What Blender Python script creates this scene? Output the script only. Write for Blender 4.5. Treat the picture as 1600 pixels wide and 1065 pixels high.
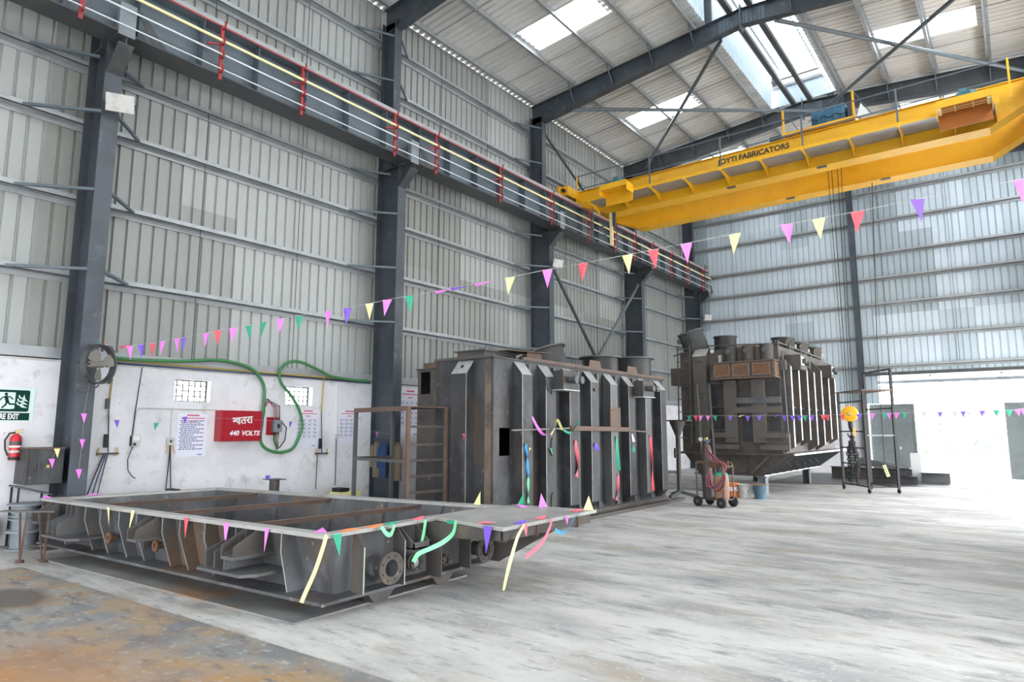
import bpy, math, random
from mathutils import Vector, Matrix
random.seed(11)
sc = bpy.context.scene
C = sc.collection
for o in list(bpy.data.objects):
    bpy.data.objects.remove(o)

# ------------------------------------------------------------------ camera, sky, exposure
cd = bpy.data.cameras.new('camera'); cam = bpy.data.objects.new('camera', cd); C.objects.link(cam)
cd.sensor_fit = 'HORIZONTAL'; cd.sensor_width = 36.0; cd.lens = 36.0 * 1021 / 1600
cd.clip_end = 500
cam.location = (0, 0, 1.7)
cam.rotation_euler = (math.radians(90 + 7.777), math.radians(-0.05), math.radians(37.68))
sc.camera = cam

SKY = 9.0
wd = bpy.data.worlds.new('overcast_sky'); sc.world = wd; wd.use_nodes = True
bgn = wd.node_tree.nodes['Background']
bgn.inputs['Color'].default_value = (0.95, 0.975, 1.0, 1); bgn.inputs['Strength'].default_value = SKY

vs = sc.view_settings
vs.view_transform = 'Standard'; vs.look = 'None'; vs.gamma = 1.0; vs.use_curve_mapping = False
vs.exposure = 0.5
cy = sc.cycles
cy.max_bounces = 9; cy.diffuse_bounces = 6; cy.glossy_bounces = 3; cy.transmission_bounces = 3
cy.transparent_max_bounces = 8; cy.caustics_reflective = False; cy.caustics_refractive = False
cy.sample_clamp_indirect = 12.0; cy.use_denoising = True

def portal(loc, sx, sy, direction):
    """guides the sky light through a real opening (emits nothing itself)"""
    ld = bpy.data.lights.new('daylight_portal', 'AREA'); ld.shape = 'RECTANGLE'; ld.size = sx; ld.size_y = sy
    ld.cycles.is_portal = True
    o = bpy.data.objects.new('daylight_portal', ld); C.objects.link(o); o.location = loc
    o.rotation_euler = Vector(direction).to_track_quat('-Z', 'Y').to_euler()

# ------------------------------------------------------------------ materials
MATS = {}
def mat(name, base, rough=.6, metal=0.0, var=(), bump=None, spec=.5):
    """var: list of (colour, noise scale, low, high, stretch) layered over the base colour"""
    m = bpy.data.materials.new(name); m.use_nodes = True; MATS[name] = m
    nt = m.node_tree; N = nt.nodes; L = nt.links
    b = N['Principled BSDF']; b.inputs['Roughness'].default_value = rough; b.inputs['Metallic'].default_value = metal
    b.inputs['Specular IOR Level'].default_value = spec
    geo = N.new('ShaderNodeNewGeometry')
    col = None
    for i, v in enumerate(var):
        c, s, lo, hi = v[:4]; st = v[4] if len(v) > 4 else (1, 1, 1)
        mp = N.new('ShaderNodeMapping'); mp.inputs['Scale'].default_value = st; mp.inputs['Location'].default_value = (i * 7.3, i * 3.1, i * 5.7)
        L.new(geo.outputs['Position'], mp.inputs['Vector'])
        nz = N.new('ShaderNodeTexNoise'); nz.inputs['Scale'].default_value = s; nz.inputs['Detail'].default_value = 6; nz.inputs['Roughness'].default_value = .6
        L.new(mp.outputs[0], nz.inputs['Vector'])
        mr = N.new('ShaderNodeMapRange'); mr.inputs['From Min'].default_value = lo; mr.inputs['From Max'].default_value = hi
        L.new(nz.outputs['Fac'], mr.inputs['Value'])
        mx = N.new('ShaderNodeMix'); mx.data_type = 'RGBA'
        L.new(mr.outputs[0], mx.inputs['Factor'])
        if col is None: mx.inputs['A'].default_value = (*base, 1)
        else: L.new(col, mx.inputs['A'])
        mx.inputs['B'].default_value = (*c, 1)
        col = mx.outputs['Result']
    if col is None: b.inputs['Base Color'].default_value = (*base, 1)
    else: L.new(col, b.inputs['Base Color'])
    if bump:
        nz = N.new('ShaderNodeTexNoise'); nz.inputs['Scale'].default_value = bump[0]; nz.inputs['Detail'].default_value = 5
        L.new(geo.outputs['Position'], nz.inputs['Vector'])
        bp = N.new('ShaderNodeBump'); bp.inputs['Strength'].default_value = bump[1]; bp.inputs['Distance'].default_value = .02
        L.new(nz.outputs['Fac'], bp.inputs['Height']); L.new(bp.outputs[0], b.inputs['Normal'])
    return m

mat('concrete', (.58, .572, .55), .75, var=[((.27, .275, .28), 1.0, .42, .72, (.55, 1.3, 1)), ((.33, .30, .265), .8, .52, .72, (.5, 1.5, 1)), ((.64, .635, .61), 2.6, .52, .78, (.5, 1.2, 1)), ((.24, .24, .25), 1.9, .56, .70, (.6, 1.5, 1)), ((.30, .30, .305), 7, .55, .70, (.45, 1.7, 1)), ((.38, .335, .28), 1.6, .57, .70, (.6, 1.4, 1)), ((.20, .20, .205), 14, .66, .76, (.6, 1.4, 1)), ((.60, .60, .58), 22, .58, .72)], bump=(30, .05))
mat('ground', (.74, .73, .70), .9, var=[((.66, .64, .60), .3, .45, .7)])
mat('plaster', (.73, .73, .765), .8, var=[((.62, .62, .655), 1.3, .48, .68), ((.50, .49, .485), 3.5, .57, .72), ((.36, .35, .34), 12, .65, .74)], bump=(12, .06))
mat('sheet_mid', (.315, .33, .32), .5, .1, var=[((.285, .295, .285), 1.2, .4, .75, (1, 1, .25))])
mat('sheet_light', (.41, .43, .425), .5, .1, var=[((.39, .405, .40), 1.2, .4, .75, (1, 1, .25))])
mat('sheet_dark', (.29, .30, .285), .5, .1, var=[((.25, .255, .24), 1.2, .4, .75, (1, 1, .25))])
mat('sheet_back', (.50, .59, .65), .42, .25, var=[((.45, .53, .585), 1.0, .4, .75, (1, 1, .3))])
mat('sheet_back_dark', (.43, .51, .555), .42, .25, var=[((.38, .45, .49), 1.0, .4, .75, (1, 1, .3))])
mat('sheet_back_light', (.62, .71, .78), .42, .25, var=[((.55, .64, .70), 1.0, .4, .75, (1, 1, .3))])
mat('roof_sheet', (.70, .695, .69), .5, 0, var=[((.61, .605, .60), .9, .4, .7)])
mat('roof_sheet_b', (.62, .615, .61), .5, 0, var=[((.55, .545, .54), .9, .4, .7)])
mat('galv', (.37, .39, .41), .45, .3, var=[((.29, .31, .325), 3, .45, .7)])
mat('blue_grey', (.060, .072, .089), .45, 0, var=[((.042, .050, .062), 1.6, .45, .64), ((.10, .118, .14), 4, .58, .72)])
mat('beam_grey', (.115, .145, .172), .45, 0, var=[((.082, .103, .122), 1.2, .45, .7)])
mat('dark_grey', (.055, .06, .065), .5, 0, var=[((.09, .085, .08), 3, .5, .75)])
mat('red_paint', (.34, .030, .034), .5, 0, var=[((.24, .045, .042), 4, .5, .7)])
mat('panel_red', (.36, .010, .022), .4, 0, var=[((.33, .012, .022), 3, .5, .75)])
mat('bar_yellow', (.85, .75, .42), .5)
mat('bar_white', (.62, .66, .68), .5)
mat('crane_yellow', (.84, .45, .012), .42, 0, var=[((.74, .37, .012), 1.1, .45, .66), ((.82, .50, .10), 2.2, .60, .8)])
mat('orange_mesh', (.42, .13, .015), .6)
mat('grey_plate', (.36, .37, .38), .4, .5, var=[((.26, .265, .27), 1.5, .45, .7)])
mat('hoist_blue', (.035, .13, .23), .55, 0, var=[((.06, .19, .31), 5, .45, .7)])
mat('motor_teal', (.06, .17, .20), .5)
mat('black', (.012, .012, .013), .6)
mat('black_rubber', (.02, .02, .022), .8)
mat('letter_black', (.03, .028, .02), .6)
mat('steel', (.045, .046, .048), .55, .15, var=[((.027, .027, .029), 1.1, .42, .60, (1, 1, .5)), ((.070, .073, .081), 2.6, .50, .68, (1, 1, .6)), ((.088, .060, .042), 1.3, .58, .70, (1, 1, .30)), ((.17, .165, .155), 11, .65, .72, (1, 1, .5))], bump=(25, .04))
mat('steel_tub', (.098, .100, .105), .5, .15, var=[((.062, .062, .065), 1.3, .42, .60, (1, 1, .6)), ((.150, .158, .175), 2.6, .50, .68, (1, 1, .6)), ((.165, .108, .072), 1.6, .56, .70, (1, 1, .4)), ((.28, .275, .26), 11, .65, .72)], bump=(25, .04))
mat('steel_light', (.105, .107, .11), .5, .15, var=[((.078, .078, .082), 1.6, .42, .64, (1, 1, .4)), ((.16, .115, .08), 2.0, .58, .72)])
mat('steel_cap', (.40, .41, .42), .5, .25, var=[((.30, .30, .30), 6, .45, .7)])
mat('steel_panel', (.105, .095, .086), .55, .15, var=[((.085, .078, .072), 1.6, .44, .62), ((.13, .10, .075), 2.6, .56, .70)])
mat('rust_strip', (.17, .125, .095), .7, .1, var=[((.09, .075, .065), 2.5, .45, .62)])
mat('iron_black', (.022, .021, .021), .6, .1)
mat('steel_rim', (.42, .415, .40), .5, .15, var=[((.31, .31, .305), 2.2, .42, .65), ((.30, .24, .18), 3.0, .58, .72)])
mat('steel_brown', (.085, .076, .070), .6, .15, var=[((.060, .054, .051), 1.5, .44, .62), ((.125, .090, .066), 2.2, .55, .70), ((.17, .16, .15), 9, .63, .72)], bump=(25, .05))
mat('rust', (.17, .085, .045), .8, .1, var=[((.10, .06, .042), 4, .42, .7), ((.28, .15, .075), 9, .58, .8)], bump=(40, .08))
mat('rust_bar', (.16, .10, .075), .65, .2, var=[((.10, .075, .065), 3, .42, .7)])
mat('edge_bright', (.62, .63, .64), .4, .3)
mat('floor_plate', (.26, .26, .255), .6, .1, var=[((.18, .18, .185), 1.6, .42, .64), ((.27, .15, .075), 1.0, .50, .66)], bump=(18, .05))
mat('rusty_plate', (.30, .295, .28), .7, .1, var=[((.20, .205, .215), 1.8, .42, .58, (.8, 1.2, 1)), ((.42, .25, .11), 1.1, .50, .64), ((.36, .27, .18), 2.6, .50, .62), ((.17, .165, .17), 6, .54, .66, (.5, 1.5, 1)), ((.42, .41, .39), 14, .58, .70)], bump=(14, .08))
def rust_spots(m):
    nt = m.node_tree; N = nt.nodes; L = nt.links; b = N['Principled BSDF']; col = b.inputs['Base Color'].links[0].from_socket
    geo = N.new('ShaderNodeNewGeometry'); nz = N.new('ShaderNodeTexNoise'); nz.inputs['Scale'].default_value = 1.3; nz.inputs['Detail'].default_value = 7
    L.new(geo.outputs['Position'], nz.inputs['Vector'])
    for c, s, r0, r1, k, colr in (((-5.2, 1.2, 0), (.55, .8, 0), 1.25, .25, 1.3, (.46, .215, .065)), ((-8.25, 2.38, 0), (1, 1.6, 0), .62, .40, .35, (.10, .085, .075))):
        sb = N.new('ShaderNodeVectorMath'); sb.operation = 'SUBTRACT'; sb.inputs[1].default_value = c; L.new(geo.outputs['Position'], sb.inputs[0])
        ml = N.new('ShaderNodeVectorMath'); ml.operation = 'MULTIPLY'; ml.inputs[1].default_value = s; L.new(sb.outputs[0], ml.inputs[0])
        ln = N.new('ShaderNodeVectorMath'); ln.operation = 'LENGTH'; L.new(ml.outputs[0], ln.inputs[0])
        ad = N.new('ShaderNodeMath'); ad.operation = 'MULTIPLY_ADD'; L.new(nz.outputs['Fac'], ad.inputs[0]); ad.inputs[1].default_value = k; L.new(ln.outputs['Value'], ad.inputs[2])
        mr = N.new('ShaderNodeMapRange'); mr.inputs['From Min'].default_value = r0 + k * .5; mr.inputs['From Max'].default_value = r1 + k * .5; mr.inputs['To Max'].default_value = .85; L.new(ad.outputs[0], mr.inputs['Value'])
        mx = N.new('ShaderNodeMix'); mx.data_type = 'RGBA'; L.new(mr.outputs[0], mx.inputs['Factor']); L.new(col, mx.inputs['A']); mx.inputs['B'].default_value = (*colr, 1); col = mx.outputs['Result']
    L.new(col, b.inputs['Base Color'])
rust_spots(MATS['rusty_plate'])
mat('white_paint', (.80, .81, .82), .5)
mat('poster_paper', (.74, .75, .86), .5)
mat('sign_white', (.62, .78, .74), .35)
mat('sign_green', (.003, .040, .032), .6, spec=.15)
mat('print_blue', (.10, .11, .25), .6)
mat('print_red', (.60, .06, .12), .6)
mat('ext_red', (.55, .02, .03), .3)
mat('green_hose', (.05, .20, .07), .45)
mat('gas_pipe', (.42, .31, .09), .5)
mat('cable_blue', (.03, .07, .20), .5)
mat('cable_red', (.42, .09, .08), .5)
mat('brass', (.45, .33, .12), .35, .8)
mat('wood', (.24, .17, .10), .8)
mat('cloth_khaki', (.16, .13, .09), .9)
mat('cloth_blue', (.02, .05, .14), .9)
mat('fan_grey', (.23, .22, .20), .55, .2)
mat('pale_grey_paint', (.21, .24, .27), .5, 0, var=[((.15, .17, .195), 4, .45, .7)])
mat('door_green', (.165, .19, .195), .5, 0, var=[((.125, .145, .15), 2, .45, .7)])
mat('orange_plastic', (.70, .22, .05), .5)
mat('bucket_blue', (.07, .145, .19), .6)
mat('dusty_white', (.55, .55, .54), .7, 0, var=[((.40, .39, .38), 8, .5, .7)])
mat('leaf', (.10, .22, .12), .8, 0, var=[((.22, .34, .22), 2, .45, .7)])
mat('hook_yellow', (.90, .42, .01), .4)
mat('lpg_brown', (.34, .19, .13), .6, 0, var=[((.24, .15, .11), 5, .45, .7)])
for n, c in dict(magenta=(.78, .22, .74), purple=(.20, .10, .62), green=(.03, .36, .22), mint=(.22, .72, .36), yellow=(.82, .80, .36),
                 red=(.84, .10, .13), pink=(.86, .16, .22), blue=(.06, .34, .66), white=(.80, .80, .80), orange=(.82, .24, .07), grey=(.55, .52, .50)).items():
    mat('paper_' + n, c, .6)

def clear_mat(name, mixw, tint, diff=(.85, .88, .88)):
    m = bpy.data.materials.new(name); m.use_nodes = True; MATS[name] = m
    nt = m.node_tree; N = nt.nodes; L = nt.links; out = N['Material Output']; N.remove(N['Principled BSDF'])
    t = N.new('ShaderNodeBsdfTransparent'); t.inputs[0].default_value = (*tint, 1)
    d = N.new('ShaderNodeBsdfTranslucent'); d.inputs[0].default_value = (*diff, 1)
    x = N.new('ShaderNodeMixShader'); x.inputs[0].default_value = mixw
    L.new(t.outputs[0], x.inputs[1]); L.new(d.outputs[0], x.inputs[2]); L.new(x.outputs[0], out.inputs[0])
clear_mat('skylight', .25, (.93, .96, .97))
clear_mat('vent_sheet', .5, (.10, .11, .12), (.30, .32, .33))

# ------------------------------------------------------------------ mesh helpers
class MB:
    """collects shapes (world coordinates unless built local) and links them as ONE mesh object"""
    def __init__(s): s.v = []; s.f = []
    def add(s, vs_, fs):
        n = len(s.v); s.v += [tuple(v) for v in vs_]; s.f += [tuple(i + n for i in f) for f in fs]; return s
    def box(s, x0, x1, y0, y1, z0, z1):
        x0, x1 = sorted((x0, x1)); y0, y1 = sorted((y0, y1)); z0, z1 = sorted((z0, z1))
        return s.add([(x0, y0, z0), (x1, y0, z0), (x1, y1, z0), (x0, y1, z0), (x0, y0, z1), (x1, y0, z1), (x1, y1, z1), (x0, y1, z1)],
                     [(0, 3, 2, 1), (4, 5, 6, 7), (0, 1, 5, 4), (1, 2, 6, 5), (2, 3, 7, 6), (3, 0, 4, 7)])
    def beam(s, a, b, w, h, up=(0, 0, 1)):
        a = Vector(a); b = Vector(b); d = (b - a).normalized(); up = Vector(up)
        if abs(d.dot(up)) > .98: up = Vector((1, 0, 0))
        r = d.cross(up).normalized(); u = r.cross(d).normalized()
        o = [(-w / 2, -h / 2), (w / 2, -h / 2), (w / 2, h / 2), (-w / 2, h / 2)]
        return s.add([p + r * i + u * j for p in (a, b) for i, j in o], [(0, 1, 2, 3), (7, 6, 5, 4), (0, 4, 5, 1), (1, 5, 6, 2), (2, 6, 7, 3), (3, 7, 4, 0)])
    def tube(s, pts, r, n=8, closed=False):
        pts = [Vector(p) for p in pts]; k = len(pts); base = len(s.v); prev = None
        for i, p in enumerate(pts):
            if closed: d = pts[(i + 1) % k] - pts[i - 1]
            else: d = pts[min(i + 1, k - 1)] - pts[max(i - 1, 0)]
            d.normalize()
            if prev is None:
                u = Vector((0, 0, 1)) if abs(d.z) < .9 else Vector((1, 0, 0))
            else: u = prev
            a = d.cross(u).normalized(); u = a.cross(d).normalized(); prev = u
            rr = r[i] if isinstance(r, (list, tuple)) else r
            for j in range(n):
                t = 2 * math.pi * j / n; s.v.append(tuple(p + a * (rr * math.cos(t)) + u * (rr * math.sin(t))))
        for i in range(k if closed else k - 1):
            i2 = (i + 1) % k
            for j in range(n):
                s.f.append((base + i * n + j, base + i * n + (j + 1) % n, base + i2 * n + (j + 1) % n, base + i2 * n + j))
        if not closed:
            s.f.append(tuple(base + j for j in range(n))[::-1]); s.f.append(tuple(base + (k - 1) * n + j for j in range(n)))
        return s
    def lathe(s, prof, o=(0, 0, 0), axis=(0, 0, 1), n=24, cap=True):
        """prof: list of (radius, height along the axis)"""
        o = Vector(o); ax = Vector(axis).normalized(); u = Vector((1, 0, 0)) if abs(ax.x) < .9 else Vector((0, 1, 0))
        a = ax.cross(u).normalized(); b = ax.cross(a); base = len(s.v)
        for r, h in prof:
            for j in range(n):
                t = 2 * math.pi * j / n; s.v.append(tuple(o + ax * h + a * (r * math.cos(t)) + b * (r * math.sin(t))))
        for i in range(len(prof) - 1):
            for j in range(n):
                s.f.append((base + i * n + j, base + i * n + (j + 1) % n, base + (i + 1) * n + (j + 1) % n, base + (i + 1) * n + j))
        if cap:
            if prof[0][0] > 1e-4: s.f.append(tuple(base + j for j in range(n))[::-1])
            if prof[-1][0] > 1e-4: s.f.append(tuple(base + (len(prof) - 1) * n + j for j in range(n)))
        return s
    def prism(s, poly, ext):
        """poly: list of 3-D points of a flat polygon, ext: extrusion vector"""
        e = Vector(ext); k = len(poly); P = [Vector(p) for p in poly]
        return s.add(P + [p + e for p in P], [tuple(range(k))[::-1], tuple(range(k, 2 * k))] + [(i, (i + 1) % k, k + (i + 1) % k, k + i) for i in range(k)])
    def build(s, name, m, parent=None, local=False, smooth=False):
        off = Vector((0, 0, 0))
        if parent is not None and not local: off = Vector(parent['_o'])
        me = bpy.data.meshes.new(name)
        me.from_pydata([tuple(Vector(v) - off) for v in s.v], [], s.f)
        me.materials.append(MATS[m] if isinstance(m, str) else m)
        if smooth:
            me.polygons.foreach_set('use_smooth', [True] * len(me.polygons))
            me.set_sharp_from_angle(angle=math.radians(40))
        me.update()
        o = bpy.data.objects.new(name, me); C.objects.link(o)
        if parent is not None:
            o.parent = parent
            o['_o'] = tuple(off)
        else: o['_o'] = (0, 0, 0)
        return o

def thing(name, label=None, cat=None, loc=(0, 0, 0), rz=0, group=None, kind=None):
    o = bpy.data.objects.new(name, None); C.objects.link(o); o.location = loc; o.rotation_euler = (0, 0, rz)
    o.empty_display_size = .2; o['_o'] = tuple(loc)
    return tag(o, label, cat, group, kind)
def tag(o, label=None, cat=None, group=None, kind=None):
    if label: o['label'] = label
    if cat: o['category'] = cat
    if group: o['group'] = group
    if kind: o['kind'] = kind
    return o
def inst(name, me, parent, loc, rot=(0, 0, 0), scale=(1, 1, 1)):
    """an object that shares mesh data; loc is in world coordinates"""
    o = bpy.data.objects.new(name, me); C.objects.link(o); o.parent = parent
    o.location = Vector(loc) - Vector(parent['_o']); o.rotation_euler = rot; o.scale = scale; o['_o'] = tuple(loc)
    return o
def text_mesh(name, body, size, m, parent, matrix, extrude=.001, align='LEFT', shear=0.0, offset=0.0):
    cu = bpy.data.curves.new(name, 'FONT'); cu.body = body; cu.size = size; cu.extrude = extrude; cu.align_x = align; cu.shear = shear; cu.offset = offset
    t = bpy.data.objects.new('tmp_text', cu); C.objects.link(t)
    dg = bpy.context.evaluated_depsgraph_get(); me = bpy.data.meshes.new_from_object(t.evaluated_get(dg))
    bpy.data.objects.remove(t); bpy.data.curves.remove(cu)
    me.materials.clear(); me.materials.append(MATS[m])
    o = bpy.data.objects.new(name, me); C.objects.link(o); o.parent = parent
    M4 = matrix.copy(); M4.translation = M4.translation - Vector(parent['_o']) if parent else M4.translation
    o.matrix_local = M4; o['_o'] = (0, 0, 0)
    return o
def words_mesh(name, body, size, m, parent, origin, right, up, gap, xs=1.0, **k):
    """one object per word"""
    x = 0.0
    for w in body.split(' '):
        o = text_mesh(name, w, size, m, parent, frame_matrix(Vector(origin) + Vector(right).normalized() * x, right, up), **k)
        for v in o.data.vertices: v.co.x *= xs
        x += max(v.co.x for v in o.data.vertices) + gap
def frame_matrix(origin, right, up):
    r = Vector(right).normalized(); u = Vector(up).normalized(); n = r.cross(u)
    m = Matrix((r, u, n)).transposed().to_4x4(); m.translation = Vector(origin); return m
def corrugated(name, width, length, pitch, m, depth=.038, top=.02, base=.055):
    """ribbed sheet: width along X (ribs pushed to -Y), length along Z"""
    prof = []; n = round(width / pitch)
    for i in range(n):
        u = i * pitch
        prof += [(u, 0), (u + pitch - base, 0), (u + pitch - base / 2 - top / 2, -depth), (u + pitch - base / 2 + top / 2, -depth)]
    prof.append((n * pitch, 0))
    mb = MB(); k = len(prof)
    mb.add([(x, y, 0) for x, y in prof] + [(x, y, length) for x, y in prof], [(i, i + 1, k + i + 1, k + i) for i in range(k - 1)])
    me = bpy.data.meshes.new(name); me.from_pydata(mb.v, [], mb.f); me.materials.append(MATS[m]); me.update()
    return me
# ------------------------------------------------------------------ the place: numbers
WX = -12.1            # inner face of the left wall
BY = 29.4             # inner face of the back wall
RX = 1.9              # right wall (out of view)
FY = -9.0             # front wall (behind the camera)
RIDGE = -5.1
COLY = [3.96, 10.36, 16.76, 23.16, 29.12]
def zr(x): return 12.6 + .09 * (x - WX) if x < RIDGE else 13.23 - .09 * (x - RIDGE)     # underside of the roof sheet

# floor and ground
tag(MB().box(WX - .25, RX + .25, FY - .25, BY + .2, -.12, 0).build('floor', 'concrete'), kind='structure')
g = MB(); g.box(-60, 60, BY + .2, 140, -.14, -.03); g.box(-60, 60, -80, FY - .25, -.14, -.03); g.box(-60, WX - .25, FY - .25, BY + .2, -.14, -.03); g.box(RX + .25, 60, FY - .25, BY + .2, -.14, -.03)
tag(g.build('ground', 'ground'), kind='structure')

# ------------------------------------------------------------------ left wall
wl = thing('wall_left', loc=(WX, 10, 0), kind='structure')
WINS = [(5.65, 6.32, 2.22, 2.62), (7.91, 8.59, 2.22, 2.62)]
m = MB(); X0, X1 = WX - .23, WX; ztop = 2.78
m.box(X0, X1, FY, BY, 0, 2.22); m.box(X0, X1, FY, BY, 2.62, ztop)
ys = [FY] + [v for w in WINS for v in w[:2]] + [BY]
for i in range(0, len(ys), 2): m.box(X0, X1, ys[i], ys[i + 1], 2.22, 2.62)
m.build('plastered_wall', 'plaster', wl)
MB().box(WX - .26, WX + .012, FY, BY, ztop, ztop + .03).build('wall_coping', 'dusty_white', wl)
for k, (y0, y1, z0, z1) in enumerate(WINS):
    w = thing('window_%d' % (k + 1), loc=(WX, (y0 + y1) / 2, z0), kind='structure')
    f = MB(); xg = WX - .17
    f.box(xg - .02, xg + .02, y0, y1, z0, z0 + .02); f.box(xg - .02, xg + .02, y0, y1, z1 - .02, z1); f.box(xg - .02, xg + .02, y0, y0 + .02, z0 + .02, z1 - .02); f.box(xg - .02, xg + .02, y1 - .02, y1, z0 + .02, z1 - .02)
    f.build('window_frame', 'steel_brown', w)
    for i in range(1, 6):
        y = y0 + (y1 - y0) * i / 6; MB().box(xg - .006, xg + .006, y - .010, y + .010, z0 + .02, z1 - .02).build('grille_bar', 'dark_grey', w)
    for i in range(1, 4):
        z = z0 + (z1 - z0) * i / 4; MB().box(xg + .006, xg + .016, y0 + .02, y1 - .02, z - .010, z + .010).build('grille_bar', 'dark_grey', w)
    portal((WX - .12, (y0 + y1) / 2, (z0 + z1) / 2), y1 - y0, z1 - z0, (1, 0, 0))
# cladding sheets, three lifts, one object per sheet
SHW = 1.125
TIERS = [(2.80, 5.95), (5.90, 9.2), (9.15, 12.58)]
meshes = {(t, s): corrugated('cladding_sheet', SHW, TIERS[t][1] - TIERS[t][0], .225, s) for t in range(3) for s in ('sheet_mid', 'sheet_light', 'sheet_dark')}
LIGHT = {(0, 0): 1, (0, 4): 1, (0, 5): 1, (0, 6): 1, (1, 0): 1, (1, 4): 1, (1, 5): 1, (1, 3): 1, (1, 6): 1, (0, 12): 1, (0, 13): 1, (0, 14): 1, (1, 10): 1, (1, 11): 1, (2, 5): 1, (2, 6): 1, (2, 11): 1, (2, 12): 1, (1, 17): 1, (1, 18): 1, (0, 19): 1, (2, 18): 1}
DARK = {(1, 1): 1, (0, 1): 1, (1, 8): 1, (1, 9): 1, (0, 9): 1, (0, 10): 1, (1, 14): 1, (1, 15): 1, (0, 16): 1, (0, 17): 1}
for t in range(3):
    for k in range(25):
        s = 'sheet_light' if (t, k) in LIGHT else 'sheet_dark' if (t, k) in DARK else 'sheet_mid'
        # local X -> world -Y ... ribs to -X (outside)
        inst('cladding_sheet', meshes[(t, s)], wl, (WX - .19 - .004 * t, 2.25 + SHW * k, TIERS[t][0]), (0, 0, math.pi / 2), (1, -1, 1))
mb = MB().box(WX - .26, WX - .235, FY, 2.5, 2.75, 12.7); tag(mb.build('cladding_sheet', 'sheet_mid', wl))
# girts: Z sections, one per bay and level
GZ = [4.20, 5.50, 6.82, 7.86, 9.05, 10.30, 11.50]
def girt(parent, a, b, z, axis='y', at=WX, inn=1, m='galv'):
    mb = MB()
    for (u0, u1, v0, v1) in ((0, .012, -.02, .07), (.0, .17, -.02, -.008), (.158, .17, -.10, -.008)):
        if axis == 'y': mb.box(at - u0, at - u1, a, b, z + v0, z + v1)
        else: mb.box(a, b, at + u0, at + u1, z + v0, z + v1)
    return mb.build('girt', m, parent)
spans = [(FY, COLY[0])] + list(zip(COLY[:-1], COLY[1:]))
for z in GZ:
    for a, b in spans: girt(wl, a + .005, b - .005, z)
for a, b in spans:   # light sill girt above the plaster
    MB().box(WX - .17, WX + .02, a + .14, b - .14, 2.83, 3.00).build('sill_channel', 'galv', wl)
for a, b in spans[1:]:
    for fr in (.31, .64):
        y = a + (b - a) * fr + random.uniform(-.1, .1)
        MB().tube([(WX - .03, y, 2.95), (WX - .03, y + .03, 12.3)], .009, 6).build('sag_rod', 'dark_grey', wl)

# ------------------------------------------------------------------ back wall
wb = thing('wall_back', loc=(-5, BY, 0), kind='structure')
DX0, DX1, DZ = -4.80, 1.7, 3.72
MB().box(WX - .2, DX0, BY, BY + .23, 0, 2.78).build('plastered_wall', 'plaster', wb)
TB = [(2.75, 6.3, 0), (6.25, 9.6, 0), (9.55, 12.4, 0)]
mbk = {}
for t, (z0, z1, _) in enumerate(TB):
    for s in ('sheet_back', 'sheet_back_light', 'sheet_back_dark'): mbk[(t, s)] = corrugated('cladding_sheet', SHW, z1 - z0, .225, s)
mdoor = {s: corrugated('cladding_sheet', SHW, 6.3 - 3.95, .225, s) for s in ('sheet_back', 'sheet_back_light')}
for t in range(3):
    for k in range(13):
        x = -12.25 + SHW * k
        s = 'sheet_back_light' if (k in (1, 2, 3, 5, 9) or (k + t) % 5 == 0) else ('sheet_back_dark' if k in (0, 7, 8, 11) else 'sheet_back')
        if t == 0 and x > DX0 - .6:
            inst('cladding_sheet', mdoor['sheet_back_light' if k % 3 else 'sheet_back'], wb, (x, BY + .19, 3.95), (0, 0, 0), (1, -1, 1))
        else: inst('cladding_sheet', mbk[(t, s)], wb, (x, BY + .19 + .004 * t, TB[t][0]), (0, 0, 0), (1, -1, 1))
MB().prism([(WX - .2, BY + .2, 12.35), (RX + .2, BY + .2, 12.35), (RX + .2, BY + .2, zr(RX) + .1), (RIDGE, BY + .2, zr(RIDGE) + .1), (WX - .2, BY + .2, zr(WX) + .1)], (0, .03, 0)).build('gable_sheet', 'sheet_back', wb)
GB = [4.22, 5.42, 6.72, 7.78, 8.80, 10.15, 11.38]
for z in GB:
    for a, b in ((WX, -4.99), (-4.81, RX)):
        girt(wb, a, b, z, 'x', BY, m='galv')
for x in (-9.9, -7.4, -3.9, -1.6):
    MB().tube([(x, BY + .03, 4.2), (x + .02, BY + .03, 12)], .009, 6).build('sag_rod', 'dark_grey', wb)
# door head: channel, ribbed canopy edge and outer beam
MB().box(DX0 - .1, DX1, BY - .02, BY + .16, 3.86, 3.98).build('door_head_channel', 'dark_grey', wb)
can = thing('door_canopy', 'white ribbed canopy above the wide doorway in the back wall', 'canopy', (-1.5, BY + .3, 3.6))
me = corrugated('canopy_sheet', 6.75, 1.6, .225, 'white_paint', .03)
inst('canopy_sheet', me, can, (DX0 - .05, BY + .22, 3.88), (math.radians(-97), 0, 0), (1, 1, 1))
MB().box(DX0, DX1, BY + .9, BY + .98, 3.58, 3.70).build('canopy_beam', 'pale_grey_paint', can)
MB().box(DX0, DX1, BY + 1.72, BY + 1.80, 3.40, 3.56).build('canopy_fascia', 'white_paint', can)
for x in (DX0 + .05, DX0 + 2.2, DX0 + 4.4, DX1 - .05):
    MB().beam((x, BY + .2, 3.80), (x, BY + 1.8, 3.56), .05, .06).build('canopy_rafter', 'pale_grey_paint', can)
# wall post
p = thing('wall_post', 'slender blue-grey steel post on the back wall beside the wide doorway', 'column', (-4.9, BY - .1, 0))
MB().box(-5.0, -4.8, BY - .20, BY - .188, 0, 12.35).build('flange', 'blue_grey', p)
MB().box(-5.0, -4.8, BY - .012, BY, 0, 12.35).build('flange', 'blue_grey', p)
MB().box(-4.906, -4.894, BY - .188, BY - .012, 0, 12.35).build('web', 'blue_grey', p)
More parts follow.
